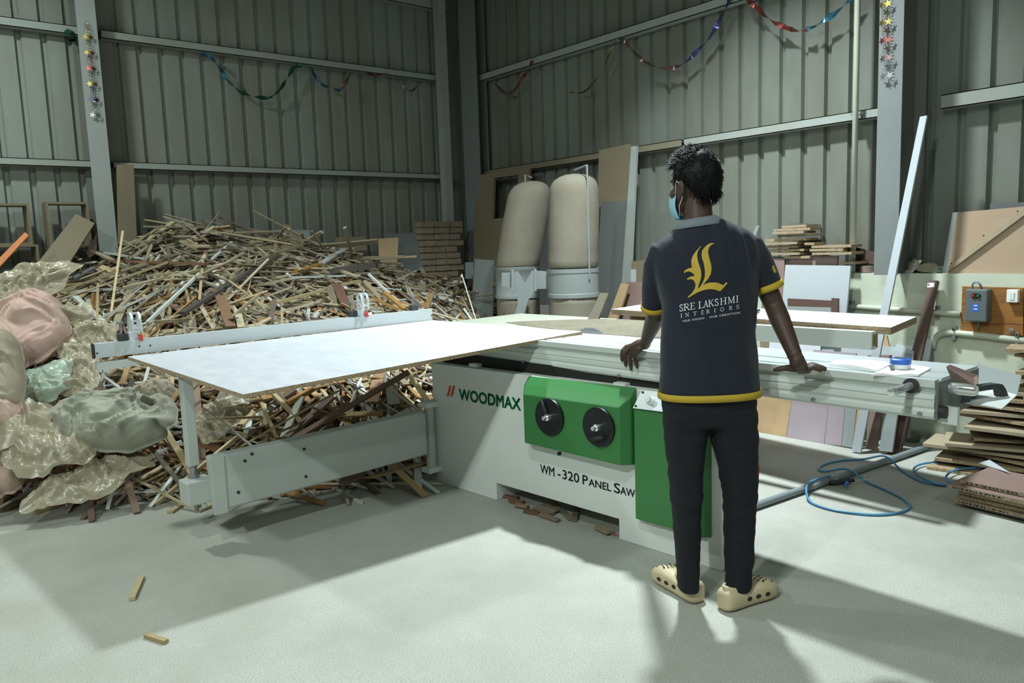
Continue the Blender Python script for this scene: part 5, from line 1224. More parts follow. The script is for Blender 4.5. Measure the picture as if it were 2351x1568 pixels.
# ================================================================ the worker
from mathutils.bvhtree import BVHTree
FT = (PZ(1590, 1393)+PZ(1690, 1410))/2
DH = V((fw.x, fw.y, 0)).normalized(); RH = V((DH.y, -DH.x, 0))
def PD(x, y, dep): return PP(x, y, FT+DH*dep, DH)
def ring(xl, yl, xr, yr, dep, hd, n=28, e=0.85, ddep=0.0):
    a = PD(xl, yl, dep-ddep); c = PD(xr, yr, dep+ddep); m = (a+c)/2; h = (c-a)/2; out = []
    for q in range(n):
        t = q*2*math.pi/n; ct, st_ = math.cos(t), math.sin(t)
        out.append(m + h*math.copysign(abs(ct)**e, ct) + DH*hd*math.copysign(abs(st_)**e, st_))
    return out
def bake(mb, voxel, smooth_it, name):
    """weld overlapping closed shapes into one continuous surface"""
    o = mb.build(name+'_tmp', m_skin); fixnormals(o)
    r = o.modifiers.new('r', 'REMESH'); r.mode = 'VOXEL'; r.voxel_size = voxel
    s = o.modifiers.new('s', 'SMOOTH'); s.factor = 0.5; s.iterations = smooth_it
    dg = bpy.context.evaluated_depsgraph_get()
    me = bpy.data.meshes.new_from_object(o.evaluated_get(dg)); loc = o.location.copy()
    bpy.data.objects.remove(o)
    for v in me.vertices: v.co += loc
    for p in me.polygons: p.use_smooth = True
    me.name = name
    return me
def finish(me, name, mt, parent=None, **kw):
    me.materials.clear(); me.materials.append(mt)
    o = bpy.data.objects.new(name, me); COL.objects.link(o)
    if parent is not None:
        inv = wmat(parent).inverted(); me.transform(inv); o.parent = parent
    return tag(o, **kw)
# ---- body: head, neck, arms with hands, slim trunk and legs, all one mesh
hc = PD(1593, 426, 0.13)
fa = math.radians(37); FD = (DH*math.cos(fa) - RH*math.sin(fa)).normalized(); SD = V((FD.y, -FD.x, 0))   # FD face direction, SD his right
HM = Matrix((SD, FD, ZZ)).transposed()
def hl(x, y, z): return hc + SD*x + FD*y + ZZ*z
b = MB()
b.ell(hl(0, -0.008, 0.022), (0.074, 0.094, 0.092), HM, 24, 16)
b.ell(hl(0, 0.022, -0.045), (0.060, 0.070, 0.070), HM, 20, 12)
b.ell(hl(0, 0.050, -0.088), (0.030, 0.030, 0.022), HM)          # chin
b.ell(hl(0, 0.088, -0.022), (0.012, 0.020, 0.022), HM)          # nose
b.ell(hl(0, 0.098, -0.032), (0.015, 0.014, 0.010), HM)
b.ell(hl(0, 0.072, 0.020), (0.050, 0.018, 0.012), HM)           # brow
b.ell(hl(0, 0.078, -0.060), (0.022, 0.012, 0.008), HM)          # lips
for s in (-1, 1):
    b.ell(hl(0.048*s, 0.050, -0.030), (0.020, 0.024, 0.020), HM)    # cheek
    R_ = HM @ Matrix.Rotation(0.25*s, 3, 'Z')
    b.ell(hl(0.082*s, -0.006, -0.014), (0.010, 0.022, 0.034), R_)   # ear
    b.ell(hl(0.082*s, 0.0, -0.042), (0.008, 0.010, 0.012), R_)
nk0 = PD(1600, 468, 0.118); nk1 = PD(1606, 545, 0.095)
b.tube([PD(1596, 440, 0.125), PD(1598, 455, 0.12), nk0, nk0.lerp(nk1, 0.5), nk1, PD(1612, 590, 0.09)], [0.03, 0.048, 0.053, 0.055, 0.062, 0.08], 20)
# trunk and legs (inside the clothes)
b.loft([ring(1545, 545, 1700, 535, 0.095, 0.07), ring(1525, 600, 1720, 592, 0.09, 0.085), ring(1540, 700, 1715, 700, 0.07, 0.085), ring(1540, 800, 1712, 800, 0.055, 0.08), ring(1535, 900, 1720, 900, 0.04, 0.085), ring(1540, 960, 1715, 960, 0.035, 0.08)])
LEGL = [(900, 1530, 1625), (1000, 1540, 1612), (1080, 1548, 1604), (1150, 1553, 1600), (1250, 1561, 1598), (1345, 1566, 1596)]
LEGR = [(900, 1625, 1722), (1000, 1640, 1722), (1080, 1660, 1725), (1150, 1670, 1722), (1250, 1674, 1716), (1345, 1676, 1710)]
for lg, d1 in ((LEGL, 0.075), (LEGR, 0.045)):
    b.loft([ring(xl, y, xr, y, 0.035+(d1-0.035)*i/5, hd) for i, ((y, xl, xr), hd) in enumerate(zip(lg, (0.07, 0.065, 0.055, 0.05, 0.042, 0.036)))])
# arms
shL = PD(1522, 582, 0.10); elL = PD(1507, 722, 0.27); wrL = PZ(1481, 789, 0.962)
shR = PD(1722, 575, 0.10); elR = PD(1777, 700, 0.09); wrR = PZ(1830, 828, 0.975)
b.tube([shL, shL.lerp(elL, .5), elL, elL.lerp(wrL, .25), elL.lerp(wrL, .6), wrL], [0.046, 0.041, 0.036, 0.037, 0.031, 0.0235], 16)
b.tube([shR, shR.lerp(elR, .5), elR, elR.lerp(wrR, .25), elR.lerp(wrR, .6), wrR], [0.046, 0.042, 0.037, 0.038, 0.032, 0.0245], 16)
b.ell(wrL, (0.0265, 0.0265, 0.0265)); b.ell(wrR, (0.028, 0.028, 0.030)); b.ell(wrR.lerp(elR, 0.12), (0.0275, 0.0275, 0.03))
# left hand: palm on the carriage edge, fingers hanging over the front
def face(px, py, out): return PP(px, py, CA-cin*out, cin)
knL = [PZ(1437, 797, 0.934), PZ(1447, 797, 0.938), PZ(1457, 800, 0.938), PZ(1466, 804, 0.934)]
pal = (knL[0]+knL[3])/2
b.tube([wrL, wrL.lerp(pal, 0.35)+ZZ*0.004, wrL.lerp(pal, 0.75), pal], [0.023, 0.027, 0.028, 0.020], 14)
for k in knL: b.tube([wrL, wrL.lerp(k, .5), k], [0.016, 0.015, 0.0115], 10)
for k, m1, tip in ((0, (1428, 812), (1428, 830)), (1, (1435, 818), (1437, 843)), (2, (1446, 822), (1449, 851)), (3, (1457, 824), (1464, 846))):
    a = knL[k]; m_ = face(*m1, 0.018); t_ = face(*tip, 0.010)
    b.tube([a, a.lerp(m_, .55)-cin*0.006+ZZ*0.003, m_, m_.lerp(t_, .55)-cin*0.001, t_], [0.0115, 0.0105, 0.0098, 0.0090, 0.0065], 10)
tb0 = wrL.lerp(pal, 0.3)+cin*0.02; b.tube([wrL.lerp(pal, .1), tb0, tb0-cdir*0.03+cin*0.015-ZZ*0.012, tb0-cdir*0.06+cin*0.015-ZZ*0.020], [0.016, 0.014, 0.011, 0.008], 10)
# right hand: palm down on the carriage, thumb to the left, fingers away
pR = PZ(1838, 846, 0.938)
fdir = (cdir*0.80+cin*0.6).normalized(); sdir = (cin*0.8-cdir*0.6).normalized()
b.tube([wrR, wrR.lerp(pR, 0.5)+fdir*0.004, pR, pR+fdir*0.035-ZZ*0.003], [0.0245, 0.026, 0.023, 0.016], 14)
b.tube([pR-sdir*0.012, pR+sdir*0.028], [0.018, 0.018], 12)
for k, (s, L) in enumerate(((-0.018, 0.052), (0.002, 0.072), (0.022, 0.076), (0.040, 0.068))):
    a = pR+sdir*s+fdir*0.018; d = (fdir*1.0+sdir*(s-0.012)*4).normalized()
    b.tube([pR+sdir*s*0.6, a, a+d*L*0.45+ZZ*0.008, a+d*L*0.8-ZZ*0.0, a+d*L-ZZ*0.006], [0.013, 0.0125, 0.0105, 0.0092, 0.007], 10)
tR = [PZ(1822, 845, 0.945), PZ(1806, 845, 0.942), PZ(1790, 847, 0.938), PZ(1775, 850, 0.932)]
b.tube([pR]+tR, [0.018, 0.017, 0.0125, 0.0105, 0.0075], 10)
body = bake(b, 0.0042, 3, 'person')
PER = finish(body, 'person', m_skin, label='worker in navy polo shirt, dark trousers and cream clogs leaning on the saw', cat='person')
PER.location = FT; PER.data.transform(Matrix.Translation(-FT))
# ---- trousers
b = MB()
b.loft([ring(1524, 880, 1730, 875, 0.04, 0.105), ring(1520, 915, 1730, 912, 0.04, 0.112), ring(1522, 950, 1734, 948, 0.038, 0.108), ring(1526, 972, 1735, 972, 0.036, 0.092)])
TL = [(905, 1521, 1630), (960, 1523, 1628), (1000, 1525, 1621), (1040, 1529, 1617), (1080, 1534, 1614), (1150, 1541, 1611), (1200, 1546, 1608), (1250, 1550, 1606), (1300, 1554, 1605), (1335, 1556, 1605), (1352, 1557, 1604)]
TR = [(905, 1622, 1732), (960, 1621, 1736), (1000, 1630, 1738), (1040, 1641, 1738), (1080, 1652, 1737), (1150, 1661, 1734), (1200, 1663, 1732), (1250, 1664, 1730), (1300, 1665, 1727), (1335, 1666, 1723), (1352, 1667, 1721)]
for tl, d1, s in ((TL, 0.075, 2.0), (TR, 0.045, 5.0)):
    rings = []
    for i, (y, xl, xr) in enumerate(tl):
        t = i/(len(tl)-1); dep = lerp(0.038, d1, t); hd = lerp(0.100, 0.060, min(1, t*1.25))
        rings.append(ring(xl, y, xr, y, dep, hd))
    b.loft(rings)
tro = bake(b, 0.007, 6, 'trousers')
bm = bmesh.new(); bm.from_mesh(tro); bm.normal_update()
for v in bm.verts:
    z = v.co.z; q = v.co
    amp = 0.003 + 0.004*math.exp(-((z-0.78)/0.09)**2) + 0.005*math.exp(-((z-0.46)/0.10)**2) + 0.003*math.exp(-((z-0.12)/0.06)**2)
    v.co += v.normal*amp*(noise.noise(V((q.x*7, q.y*7, q.z*22)))+0.5*noise.noise(V((q.x*16, q.y*16, q.z*40))))
bm.to_mesh(tro); bm.free()
TRO = finish(tro, 'trousers', m_trouser, PER)
b = MB(); pts = [(1737, 1040), (1740, 1075), (1737, 1120), (1735, 1160)]
b.tube([PD(x-1.5, y, 0.05) for x, y in pts], [0.004, 0.009, 0.008, 0.003], 8); b.build('side_stripe', m_redstripe, TRO, smooth=True)
# ---- shirt
b = MB()
SH = [(1572, 514, 1648, 500, .098, .062), (1556, 524, 1670, 508, .098, .074), (1536, 538, 1696, 519, .098, .086), (1512, 556, 1722, 534, .097, .098), (1496, 580, 1740, 556, .095, .108), (1497, 612, 1741, 592, .09, .117),
      (1508, 655, 1738, 640, .083, .122), (1520, 702, 1736, 694, .075, .121), (1520, 765, 1733, 757, .065, .116), (1515, 832, 1737, 824, .052, .117), (1513, 880, 1741, 870, .044, .121), (1513, 911, 1743, 902, .04, .124)]
b.loft([ring(*r, n=40) for r in SH])
b.tube([PD(1530, 572, .098), PD(1511, 612, .115), PD(1503, 660, .155), PD(1500, 704, .20)], [0.060, 0.056, 0.050, 0.046], 20)
b.tube([PD(1712, 560, .097), PD(1735, 592, .10), PD(1752, 630, .10), PD(1764, 660, .098)], [0.062, 0.060, 0.056, 0.053], 20)
shm = bake(b, 0.0065, 8, 'shirt')
bm = bmesh.new(); bm.from_mesh(shm); bm.normal_update()
for v in bm.verts:
    q = v.co - FT; lat = q.dot(RH); z = q.z
    a1 = 0.0022 + 0.0045*math.exp(-((z-0.98)/0.10)**2) + 0.004*math.exp(-((z-1.40)/0.06)**2)*(1 if lat > 0.02 else 0.35)
    n1 = noise.noise(V((lat*14+z*3.5, q.dot(DH)*6, z*4+3))); n2 = noise.noise(V((lat*34+z*12, 3.3, z*9)))
    sh_ = math.exp(-(((lat-0.10)/0.05)**2+((z-1.37)/0.07)**2))
    v.co += v.normal*(1.7*a1*n1 + 0.0026*n2 + 0.005*sh_*math.sin(lat*150+z*30))
bm.to_mesh(shm); bm.free()
SHI = finish(shm, 'shirt', m_shirt, PER)
# hem band and sleeve bands
def band(rings, name, mt, parent):
    b = MB(); b.loft(rings, caps=False); o = b.build(name, mt, parent, smooth=True)
    md = o.modifiers.new('so', 'SOLIDIFY'); md.thickness = 0.003; md.offset = 0; return o
def grow(rg, k): c = sum(rg, V((0, 0, 0)))/len(rg); return [c+(p-c)*k for p in rg]
band([grow(ring(1513, 899, 1743, 889, .04, .124, n=40), 1.004), grow(ring(1513, 906, 1743, 896, .04, .124, n=40), 1.008), grow(ring(1513, 914, 1743, 905, .04, .124, n=40), 1.008)], 'hem_band', m_yellow, SHI)
def tring(a, c, t, r, n=24):
    d = (c-a).normalized(); p = a.lerp(c, t); x = d.cross(ZZ).normalized(); y = d.cross(x)
    return [p + (x*math.cos(q*2*math.pi/n)+y*math.sin(q*2*math.pi/n))*r for q in range(n)]
la, lb_ = PD(1503, 660, .155), PD(1500, 704, .20)
band([tring(la, lb_, 0.86, 0.0485), tring(la, lb_, 1.02, 0.0485), tring(la, lb_, 1.10, 0.0475)], 'sleeve_band', m_yellow, SHI)
ra_, rb2 = PD(1752, 630, .10), PD(1764, 660, .098)
band([tring(ra_, rb2, 0.72, 0.0560), tring(ra_, rb2, 1.0, 0.0565), tring(ra_, rb2, 1.18, 0.0560)], 'sleeve_band', m_yellow, SHI)
# collar: folded band
cr0 = ring(1550, 527, 1664, 510, .100, .080, n=36); cr1 = ring(1560, 513, 1650, 499, .100, .068, n=36); cr2 = ring(1566, 506, 1640, 494, .102, .060, n=36); cr3 = ring(1570, 512, 1636, 500, .102, .056, n=36)
band([grow(cr0, 1.03), cr1, cr2, cr3], 'collar', m_collar, SHI)
# ---- print on the back, laid onto the cloth
bvh = BVHTree.FromPolygons([wmat(SHI) @ v.co for v in SHI.data.vertices], [tuple(p.vertices) for p in SHI.data.polygons])
def to_cloth(x, y, off=0.0016):
    d = rayd(x, y).normalized(); h = bvh.ray_cast(CAM, d)
    if h[0] is None: return PD(x, y, -0.06)
    return h[0] - d*off
def print_faces(polys, name, mt, off=0.0016, maxe=5.0):
    """polys: closed outlines in pixels; filled, refined and laid on the shirt"""
    bm = bmesh.new()
    for pl_ in polys:
        vs = [bm.verts.new((x, -y, 0)) for x, y in pl_]
        es = [bm.edges.new((vs[i], vs[(i+1) % len(vs)])) for i in range(len(vs))]
        bmesh.ops.triangle_fill(bm, edges=es, use_beauty=True)
    for _ in range(4):
        long = [e for e in bm.edges if e.calc_length() > maxe]
        if not long: break
        bmesh.ops.subdivide_edges(bm, edges=long, cuts=1); bmesh.ops.triangulate(bm, faces=bm.faces)
    b = MB(); bm.verts.index_update()
    b.add([to_cloth(v.co.x, -v.co.y, off) for v in bm.verts], [tuple(v.index for v in f.verts) for f in bm.faces]); bm.free()
    return b.build(name, mt, SHI)
EM = [(500, 183), (485, 183), (455, 215), (410, 265), (370, 320), (345, 375), (335, 430), (337, 480), (348, 530), (310, 535), (270, 550), (235, 575), (213, 600), (215, 615), (230, 618), (250, 600), (285, 592), (320, 597), (355, 617), (380, 645), (390, 670),
      (350, 670), (310, 682), (280, 700), (264, 713), (270, 725), (285, 728), (310, 718), (345, 720), (375, 740), (400, 780), (405, 830), (390, 880), (350, 940), (310, 980), (277, 1005), (280, 1018), (300, 1018), (350, 985), (420, 945), (500, 910), (570, 890), (650, 880), (720, 890), (770, 905), (805, 920),
      (835, 890), (880, 840), (928, 785), (912, 767), (885, 790), (858, 818), (820, 800), (770, 780), (710, 772), (640, 775), (580, 790), (525, 822), (570, 760), (620, 700), (655, 630), (668, 560), (660, 480), (640, 410), (618, 330), (610, 260), (625, 200), (660, 160), (715, 135), (700, 127), (650, 130), (600, 155),
      (550, 200), (515, 250), (503, 310), (512, 380), (535, 440), (550, 520), (560, 600), (555, 690), (520, 780), (480, 840), (440, 880), (455, 820), (485, 740), (500, 660), (495, 580), (470, 500), (445, 420), (432, 350), (435, 290), (455, 235)]
print_faces([[(1540+x/7.125, 540+y/7.125) for x, y in EM]], 'emblem_print', m_gold)
GL = {  # serif capitals as strokes: (points, width); unit cap height
 'I': (0.36, [([(.18, 0), (.18, 1)], .13), ([(.03, .02), (.33, .02)], .05), ([(.03, .98), (.33, .98)], .05)]),
 'L': (0.62, [([(.16, 0), (.16, 1)], .13), ([(.02, .98), (.30, .98)], .05), ([(.02, .03), (.6, .03)], .06), ([(.6, 0), (.62, .22)], .05)]),
 'E': (0.62, [([(.16, 0), (.16, 1)], .13), ([(.02, .97), (.56, .97)], .06), ([(.16, .52), (.46, .52)], .05), ([(.02, .03), (.6, .03)], .06), ([(.6, 0), (.62, .2)], .05), ([(.55, 1), (.56, .8)], .05), ([(.46, .62), (.46, .42)], .04)]),
 'R': (0.72, [([(.16, 0), (.16, 1)], .13), ([(.02, .02), (.30, .02)], .05), ([(.02, .97), (.42, .97), (.55, .9), (.6, .75), (.55, .6), (.42, .52), (.16, .5)], .08), ([(.38, .5), (.68, .02)], .12), ([(.6, .02), (.74, .02)], .05)]),
 'S': (0.56, [([(.5, .78), (.46, .92), (.32, .98), (.16, .94), (.08, .8), (.12, .65), (.28, .55), (.42, .45), (.51, .32), (.5, .14), (.38, .03), (.24, .02), (.10, .1), (.06, .26)], .10)]),
 'A': (0.74, [([(.08, 0), (.37, 1)], .06), ([(.36, 1), (.66, 0)], .13), ([(.18, .34), (.55, .34)], .05), ([(.0, .02), (.18, .02)], .05), ([(.54, .02), (.76, .02)], .05)]),
 'K': (0.74, [([(.16, 0), (.16, 1)], .13), ([(.02, .02), (.3, .02)], .05), ([(.02, .98), (.3, .98)], .05), ([(.18, .42), (.6, .98)], .06), ([(.32, .6), (.66, .02)], .12), ([(.5, .98), (.7, .98)], .05), ([(.58, .02), (.76, .02)], .05)]),
 'H': (0.82, [([(.16, 0), (.16, 1)], .13), ([(.66, 0), (.66, 1)], .13), ([(.16, .51), (.66, .51)], .05)] + [([(x, y), (x+.28, y)], .05) for x in (.02, .52) for y in (.02, .98)]),
 'M': (0.96, [([(.14, 0), (.16, 1)], .06), ([(.16, 1), (.48, .06)], .12), ([(.48, .06), (.8, 1)], .06), ([(.8, 1), (.83, 0)], .13), ([(.02, .02), (.26, .02)], .05), ([(.7, .02), (.96, .02)], .05), ([(.02, .98), (.2, .98)], .05), ([(.78, .98), (.94, .98)], .05)]),
 'N': (0.80, [([(.14, 0), (.14, 1)], .06), ([(.14, 1), (.66, .02)], .13), ([(.66, 0), (.66, 1)], .06), ([(.02, .02), (.26, .02)], .05), ([(.02, .98), (.2, .98)], .05), ([(.54, .98), (.78, .98)], .05)]),
 'T': (0.68, [([(.34, 0), (.34, 1)], .13), ([(.02, .97), (.66, .97)], .06), ([(.2, .02), (.48, .02)], .05), ([(.03, 1), (.02, .8)], .05), ([(.65, 1), (.66, .8)], .05)]),
 'O': (0.86, [([(.43+.36*math.cos(i*math.pi/9), .5+.48*math.sin(i*math.pi/9)) for i in range(19)], .10)]),
}
def serif_line(items, p0, p1, cx0, cx1, h0, name):
    """items: (letter, crop x start, crop x end); baseline p0 -> p1 in pixels over crop range cx0..cx1"""
    polys = []
    ang = math.atan2(p1[1]-p0[1], p1[0]-p0[0])
    for ch, xa, xb in items:
        w, st_ = GL[ch]; pa = 1540+xa/7.125; pb = 1540+xb/7.125
        def mpx(u_, v_):
            x = pa + (pb-pa)*u_/w; y = p0[1] + (x-p0[0])*math.tan(ang) - v_*h0; return x, y
        for pts, wd in st_:
            P_ = [mpx(*q) for q in pts]; hw = wd*h0/2
            for i in range(len(P_)-1):
                (x0, y0), (x1, y1) = P_[i], P_[i+1]; L = math.hypot(x1-x0, y1-y0) or 1e-6; nx_, ny_ = -(y1-y0)/L*hw, (x1-x0)/L*hw; ex_, ey_ = (x1-x0)/L*hw*0.3, (y1-y0)/L*hw*0.3
                polys.append([(x0+nx_-ex_, y0+ny_-ey_), (x1+nx_+ex_, y1+ny_+ey_), (x1-nx_+ex_, y1-ny_+ey_), (x0-nx_-ex_, y0-ny_-ey_)])
    b = MB()
    for pl_ in polys: b.add([to_cloth(x, y) for x, y in pl_], [(0, 1, 2, 3)])
    return b.build(name, m_wprint, SHI)
serif_line([('S', 140, 200), ('R', 208, 305), ('E', 315, 395), ('L', 450, 535), ('A', 540, 608), ('K', 612, 705), ('S', 718, 780), ('H', 805, 915), ('M', 930, 1050), ('I', 1065, 1112)], (1560.4, 715.2), (1695.8, 693.7), 140, 1112, 15.6, 'name_print')
serif_line([('I', 158, 190), ('N', 235, 300), ('T', 365, 425), ('E', 498, 542), ('R', 583, 635), ('I', 707, 735), ('O', 808, 875), ('R', 953, 1008), ('S', 1070, 1120)], (1562.5, 729.5), (1697, 708.4), 158, 1120, 8.8, 'name_print')
def sans_px(txt, xa, xb, h, name):
    cu = bpy.data.curves.new(name, 'FONT'); cu.body = txt; cu.size = 1.0; cu.resolution_u = 2; cu.space_character = 1.15
    t = bpy.data.objects.new(name, cu); COL.objects.link(t); dg = bpy.context.evaluated_depsgraph_get()
    me = bpy.data.meshes.new_from_object(t.evaluated_get(dg)); bpy.data.objects.remove(t)
    xs = [v.co.x for v in me.vertices]; x0, x1 = min(xs), max(xs); pa = 1540+xa/7.125; pb = 1540+xb/7.125
    b = MB(); pts = []
    for v in me.vertices:
        x = pa+(pb-pa)*(v.co.x-x0)/max(x1-x0, 1e-6); y = 740.0 + (x-1566.7)*(720-740)/(1698.6-1566.7) - v.co.y/0.70*h
        pts.append(to_cloth(x, y))
    b.add(pts, [tuple(p.vertices) for p in me.polygons]); bpy.data.meshes.remove(me)
    return b.build(name, m_wprint, SHI)
for t, xa, xb in (('YOUR', 190, 318), ('VISION', 343, 545), ('.', 578, 585), ('OUR', 632, 765), ('CREATION', 793, 1130)): sans_px(t, xa, xb, 4.7, 'slogan_print')
print_faces([[(1772, 612), (1777, 608), (1779, 616), (1783, 622), (1779, 628), (1775, 622)]], 'sleeve_emblem', m_gold)
# ---- hair: cap following the skull plus many tapered locks
def scalp(az, el):
    """direction angles in head frame (az 0 = face, + to his right); returns point, normal"""
    d = V((math.cos(el)*math.sin(az), math.cos(el)*math.cos(az), math.sin(el)))
    p = V((d.x*0.0765, -0.008+d.y*0.097, 0.022+d.z*0.096)); nrm = V((d.x/0.0765, d.y/0.097, d.z/0.096)).normalized()
    return hc + HM @ p, (HM @ nrm).normalized()
def hairline(az):
    a = abs(math.degrees(az)) 
    return math.radians(interp([0, 40, 62, 72, 82, 95, 110, 140, 180], [34, 30, 12, -20, -22, -8, -30, -52, -56], a))
n_az, n_el = 48, 16; rings = []
b = MB(); vs = []; fs = []
for i in range(n_az):
    az = -math.pi+2*math.pi*i/n_az; h0 = hairline(az)
    for j in range(n_el+1):
        el = lerp(h0, math.pi/2, (j/n_el)**0.9); p, nr = scalp(az, el)
        lift = 0.008 + 0.008*max(0, math.sin(el))**1.2 + 0.008*max(0, math.cos(az))*max(0, math.sin(el+0.3))
        lift = lift*min(1, 0.25+j/4) + 0.005*noise.noise(p*28)
        vs.append(p+nr*lift)
for i in range(n_az):
    for j in range(n_el):
        a = i*(n_el+1)+j; c = ((i+1) % n_az)*(n_el+1)+j; fs.append((a, c, c+1, a+1))
b.add(vs, fs); HAIR = b.build('hair', m_hair, PER, smooth=True)
random.seed(77); b = MB()
for i in range(2600):
    az = random.uniform(-math.pi, math.pi); el = lerp(hairline(az)+0.05, math.pi/2, random.random()**0.8)
    p, nr = scalp(az, el); top = max(0, math.sin(el)); fr = max(0, math.cos(az))
    L = 0.014 + (0.022 if el < -0.35 else 0.0) + 0.016*top*random.uniform(0.6, 1.2) + 0.012*fr*top
    comb = (HM @ V((0.2*math.sin(az*2), 0.9, 0.15))).normalized() if top > 0.3 else V((0, 0, -1))
    d1 = (nr*0.32 + comb*0.8 + V((random.gauss(0, .3), random.gauss(0, .3), random.gauss(0, .25)))).normalized()
    d2 = (nr*0.10 + comb*1.0 + V((random.gauss(0, .5), random.gauss(0, .5), random.gauss(0, .4)))).normalized()
    lift = 0.006+0.008*top
    q0 = p+nr*lift; q1 = q0+d1*L*0.5; q2 = q1+d2*L*0.5
    b.tube([q0, q1, q2], [0.0022, 0.0016, 0.0002], 3, caps=False)
for i in range(160):   # fluffy fringe over the forehead
    az = random.gauss(0, 0.55); p, nr = scalp(az, random.uniform(0.45, 1.0)); q0 = p+nr*0.012
    d1 = (FD*0.9 + ZZ*random.uniform(-0.4, 0.25) + SD*random.gauss(0, .35)).normalized(); d2 = (FD*0.6 + ZZ*random.uniform(-0.8, 0.2) + SD*random.gauss(0, .5)).normalized()
    L = random.uniform(0.015, 0.036); b.tube([q0, q0+d1*L*.6, q0+d1*L*.6+d2*L*.5], [0.0016, 0.0011, 0.0002], 3, caps=False)
o = b.build('hair_locks', m_hair, HAIR, smooth=True); o['kind'] = 'stuff'
# ---- eyes, mask with ear loops
for s in (-1, 1):
    b = MB(); b.ell(hl(0.031*s, 0.062, 0.002), (0.011, 0.011, 0.011), HM, 12, 8); b.build('eye', m_wplastic, PER, smooth=True)
b = MB(); vs = []; fs = []; na, nz = 20, 10
for i in range(na+1):
    az = math.radians(lerp(-72, 72, i/na))
    for j in range(nz+1):
        t = j/nz; z = lerp(-0.124, -0.032, t) + (0.014*(1-abs(az)/1.26) if t > .8 else 0); r = 0.070+0.012*math.sin(math.pi*min(1, t*1.05)) + 0.022*math.cos(az)**4*(0.6+0.4*t)
        x = math.sin(az)*(r*0.92); y = 0.012+math.cos(az)*r*1.0 - 0.018*(1-t)
        vs.append(hl(x, y, z + 0.002*math.sin(t*25)))
for i in range(na):
    for j in range(nz): a = i*(nz+1)+j; fs.append((a, a+nz+1, a+nz+2, a+1))
b.add(vs, fs); MSK = b.build('face_mask', m_mask, PER, smooth=True); md = MSK.modifiers.new('so', 'SOLIDIFY'); md.thickness = 0.002
for s in (-1, 1):
    e_top = hl(0.080*s, 0.010, 0.016); e_bk = hl(0.086*s, -0.020, -0.005); m_top = hl(0.066*s, 0.032, -0.034); m_bot = hl(0.066*s, 0.014, -0.112)
    b = MB(); b.tube([m_top, m_top.lerp(e_top, .5)+SD*0.006*s, e_top+SD*0.006*s, e_bk+SD*0.004*s, hl(0.082*s, -0.014, -0.045), hl(0.078*s, 0.004, -0.075), m_bot], 0.0014, 6); b.build('ear_loop', m_wplastic, MSK, smooth=True)
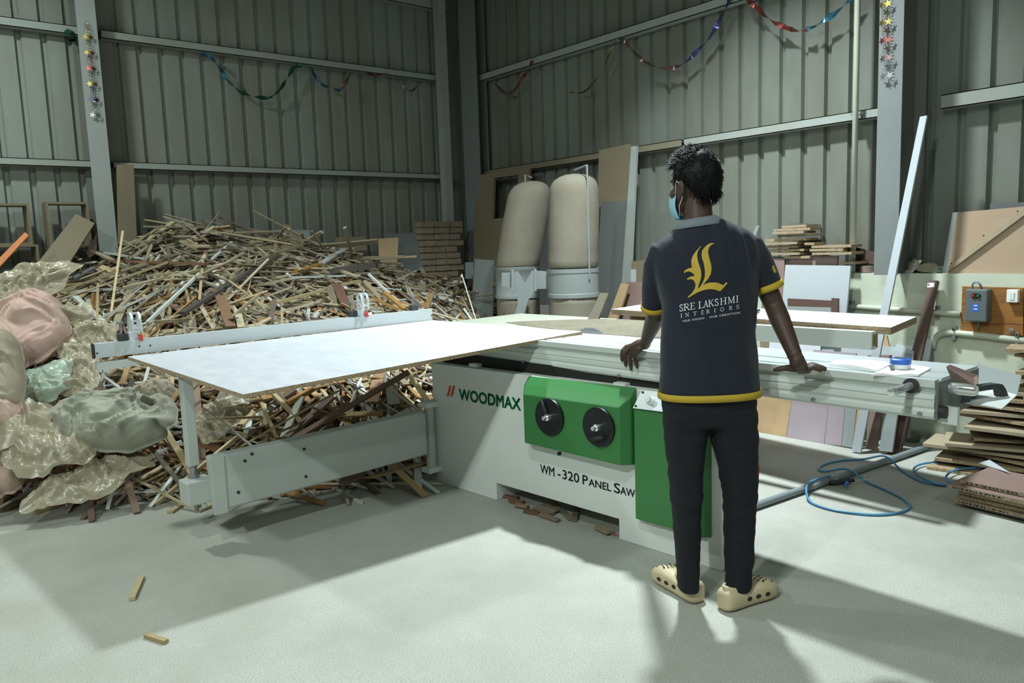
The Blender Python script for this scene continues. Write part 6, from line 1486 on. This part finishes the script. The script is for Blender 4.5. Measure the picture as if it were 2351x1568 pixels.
# ---- clogs
def clog(heel, toe, side_sign):
    x = (toe-heel); L = x.length; x.normalize(); y = V((-x.y, x.x, 0))
    rings = []; n = 24
    # t, half width left, half width right, top height, sole lift
    prof = [(0.0, .016, .016, .062, .012), (0.02, .034, .034, .080, .004), (0.08, .043, .043, .092, 0), (0.20, .045, .045, .082, 0), (0.34, .045, .044, .074, 0), (0.46, .049, .047, .082, 0), (0.58, .054, .052, .088, 0), (0.70, .058, .057, .084, 0), (0.82, .057, .055, .074, .001), (0.91, .048, .047, .062, .004), (0.97, .032, .032, .046, .009), (1.0, .012, .012, .032, .014)]
    for t, wl_, wr_, h, lf in prof:
        rg = []
        for q in range(n):
            a = q*2*math.pi/n; ca, sa = math.cos(a), math.sin(a); w = wr_ if ca > 0 else wl_
            zz = lf + (h-lf)*(0.5+0.5*math.copysign(abs(sa)**0.55, sa)); ww = w*math.copysign(abs(ca)**0.62, ca)*(1.0 if sa < 0.2 else 1.0-0.25*(sa-0.2))
            rg.append(heel + x*(t*L) - y*ww + ZZ*zz)
        rings.append(rg)
    b = MB(); b.loft(rings); o = fixnormals(b.build('clog', m_clog, PER, smooth=True)); md = o.modifiers.new('ss', 'SUBSURF'); md.levels = 1; md.render_levels = 1
    bv = BVHTree.FromPolygons([wmat(o) @ v.co for v in o.data.vertices], [tuple(p.vertices) for p in o.data.polygons])
    def hole(t, lat, rx, ry, from_side=0):
        if from_side: org = heel + x*(t*L) + y*0.2*from_side + ZZ*lat; d = -y*from_side
        else: org = heel + x*(t*L) + y*lat + ZZ*0.3; d = -ZZ
        h = bv.ray_cast(org, d)
        if h[0] is None: return
        nn = h[1] if h[1].dot(d) < 0 else -h[1]; ax = (x - nn*x.dot(nn)).normalized(); ay = nn.cross(ax); c = h[0]+nn*0.0012
        b = MB(); b.loft([[c + ax*rx*k*math.cos(i*math.pi/5) + ay*ry*k*math.sin(i*math.pi/5) + nn*z for i in range(10)] for k, z in ((1, -0.001), (1, 0.0004), (0.7, 0.0002))]); b.build('hole_shade', m_holeshade, o)  # flat dark disc on the closed foam, painted as a hole's shade
    for t, lat in ((.62, .0), (.62, .018), (.62, -.018), (.69, .008), (.69, -.008), (.69, .026), (.69, -.026), (.76, .0), (.76, .018), (.76, -.018), (.83, .03), (.83, -.03), (.66, .03), (.66, -.03)): hole(t, lat, .0055, .0030)
    for sd in (-1, 1):
        for t in (.36, .51, .66): hole(t, .040, .012, .0085, sd)
    # rim, then a dark disc in place of the shaded foot opening
    c = heel + x*L*0.27 + ZZ*0.082; b = MB(); b.loft([[c + x*0.062*k*math.cos(i*math.pi/10) + y*0.034*k*math.sin(i*math.pi/10) + ZZ*(z + 0.012*math.cos(i*math.pi/10)**2) for i in range(20)] for k, z in ((1.05, -0.02), (1.08, 0.0), (1.0, 0.008), (0.9, 0.004), (0.86, -0.008))], caps=False); b.build('opening_rim', m_clog, o, smooth=True)
    b = MB(); b.loft([[c + x*0.056*k*math.cos(i*math.pi/10) + y*0.030*k*math.sin(i*math.pi/10) + ZZ*0.001 for i in range(20)] for k in (1.0, 0.01)], caps=False); b.build('opening', m_holeshade, o)
    return o
hL, tL = PZ(1606, 1388), PZ(1519, 1331); hR, tR_ = PZ(1656, 1404), PZ(1775, 1360)
clog(hL, hL+(tL-hL).normalized()*0.295, 1); clog(hR, hR+(tR_-hR).normalized()*0.295, -1)
for hp0, tp0 in ((hL, tL), (hR, tR_)):
    pass
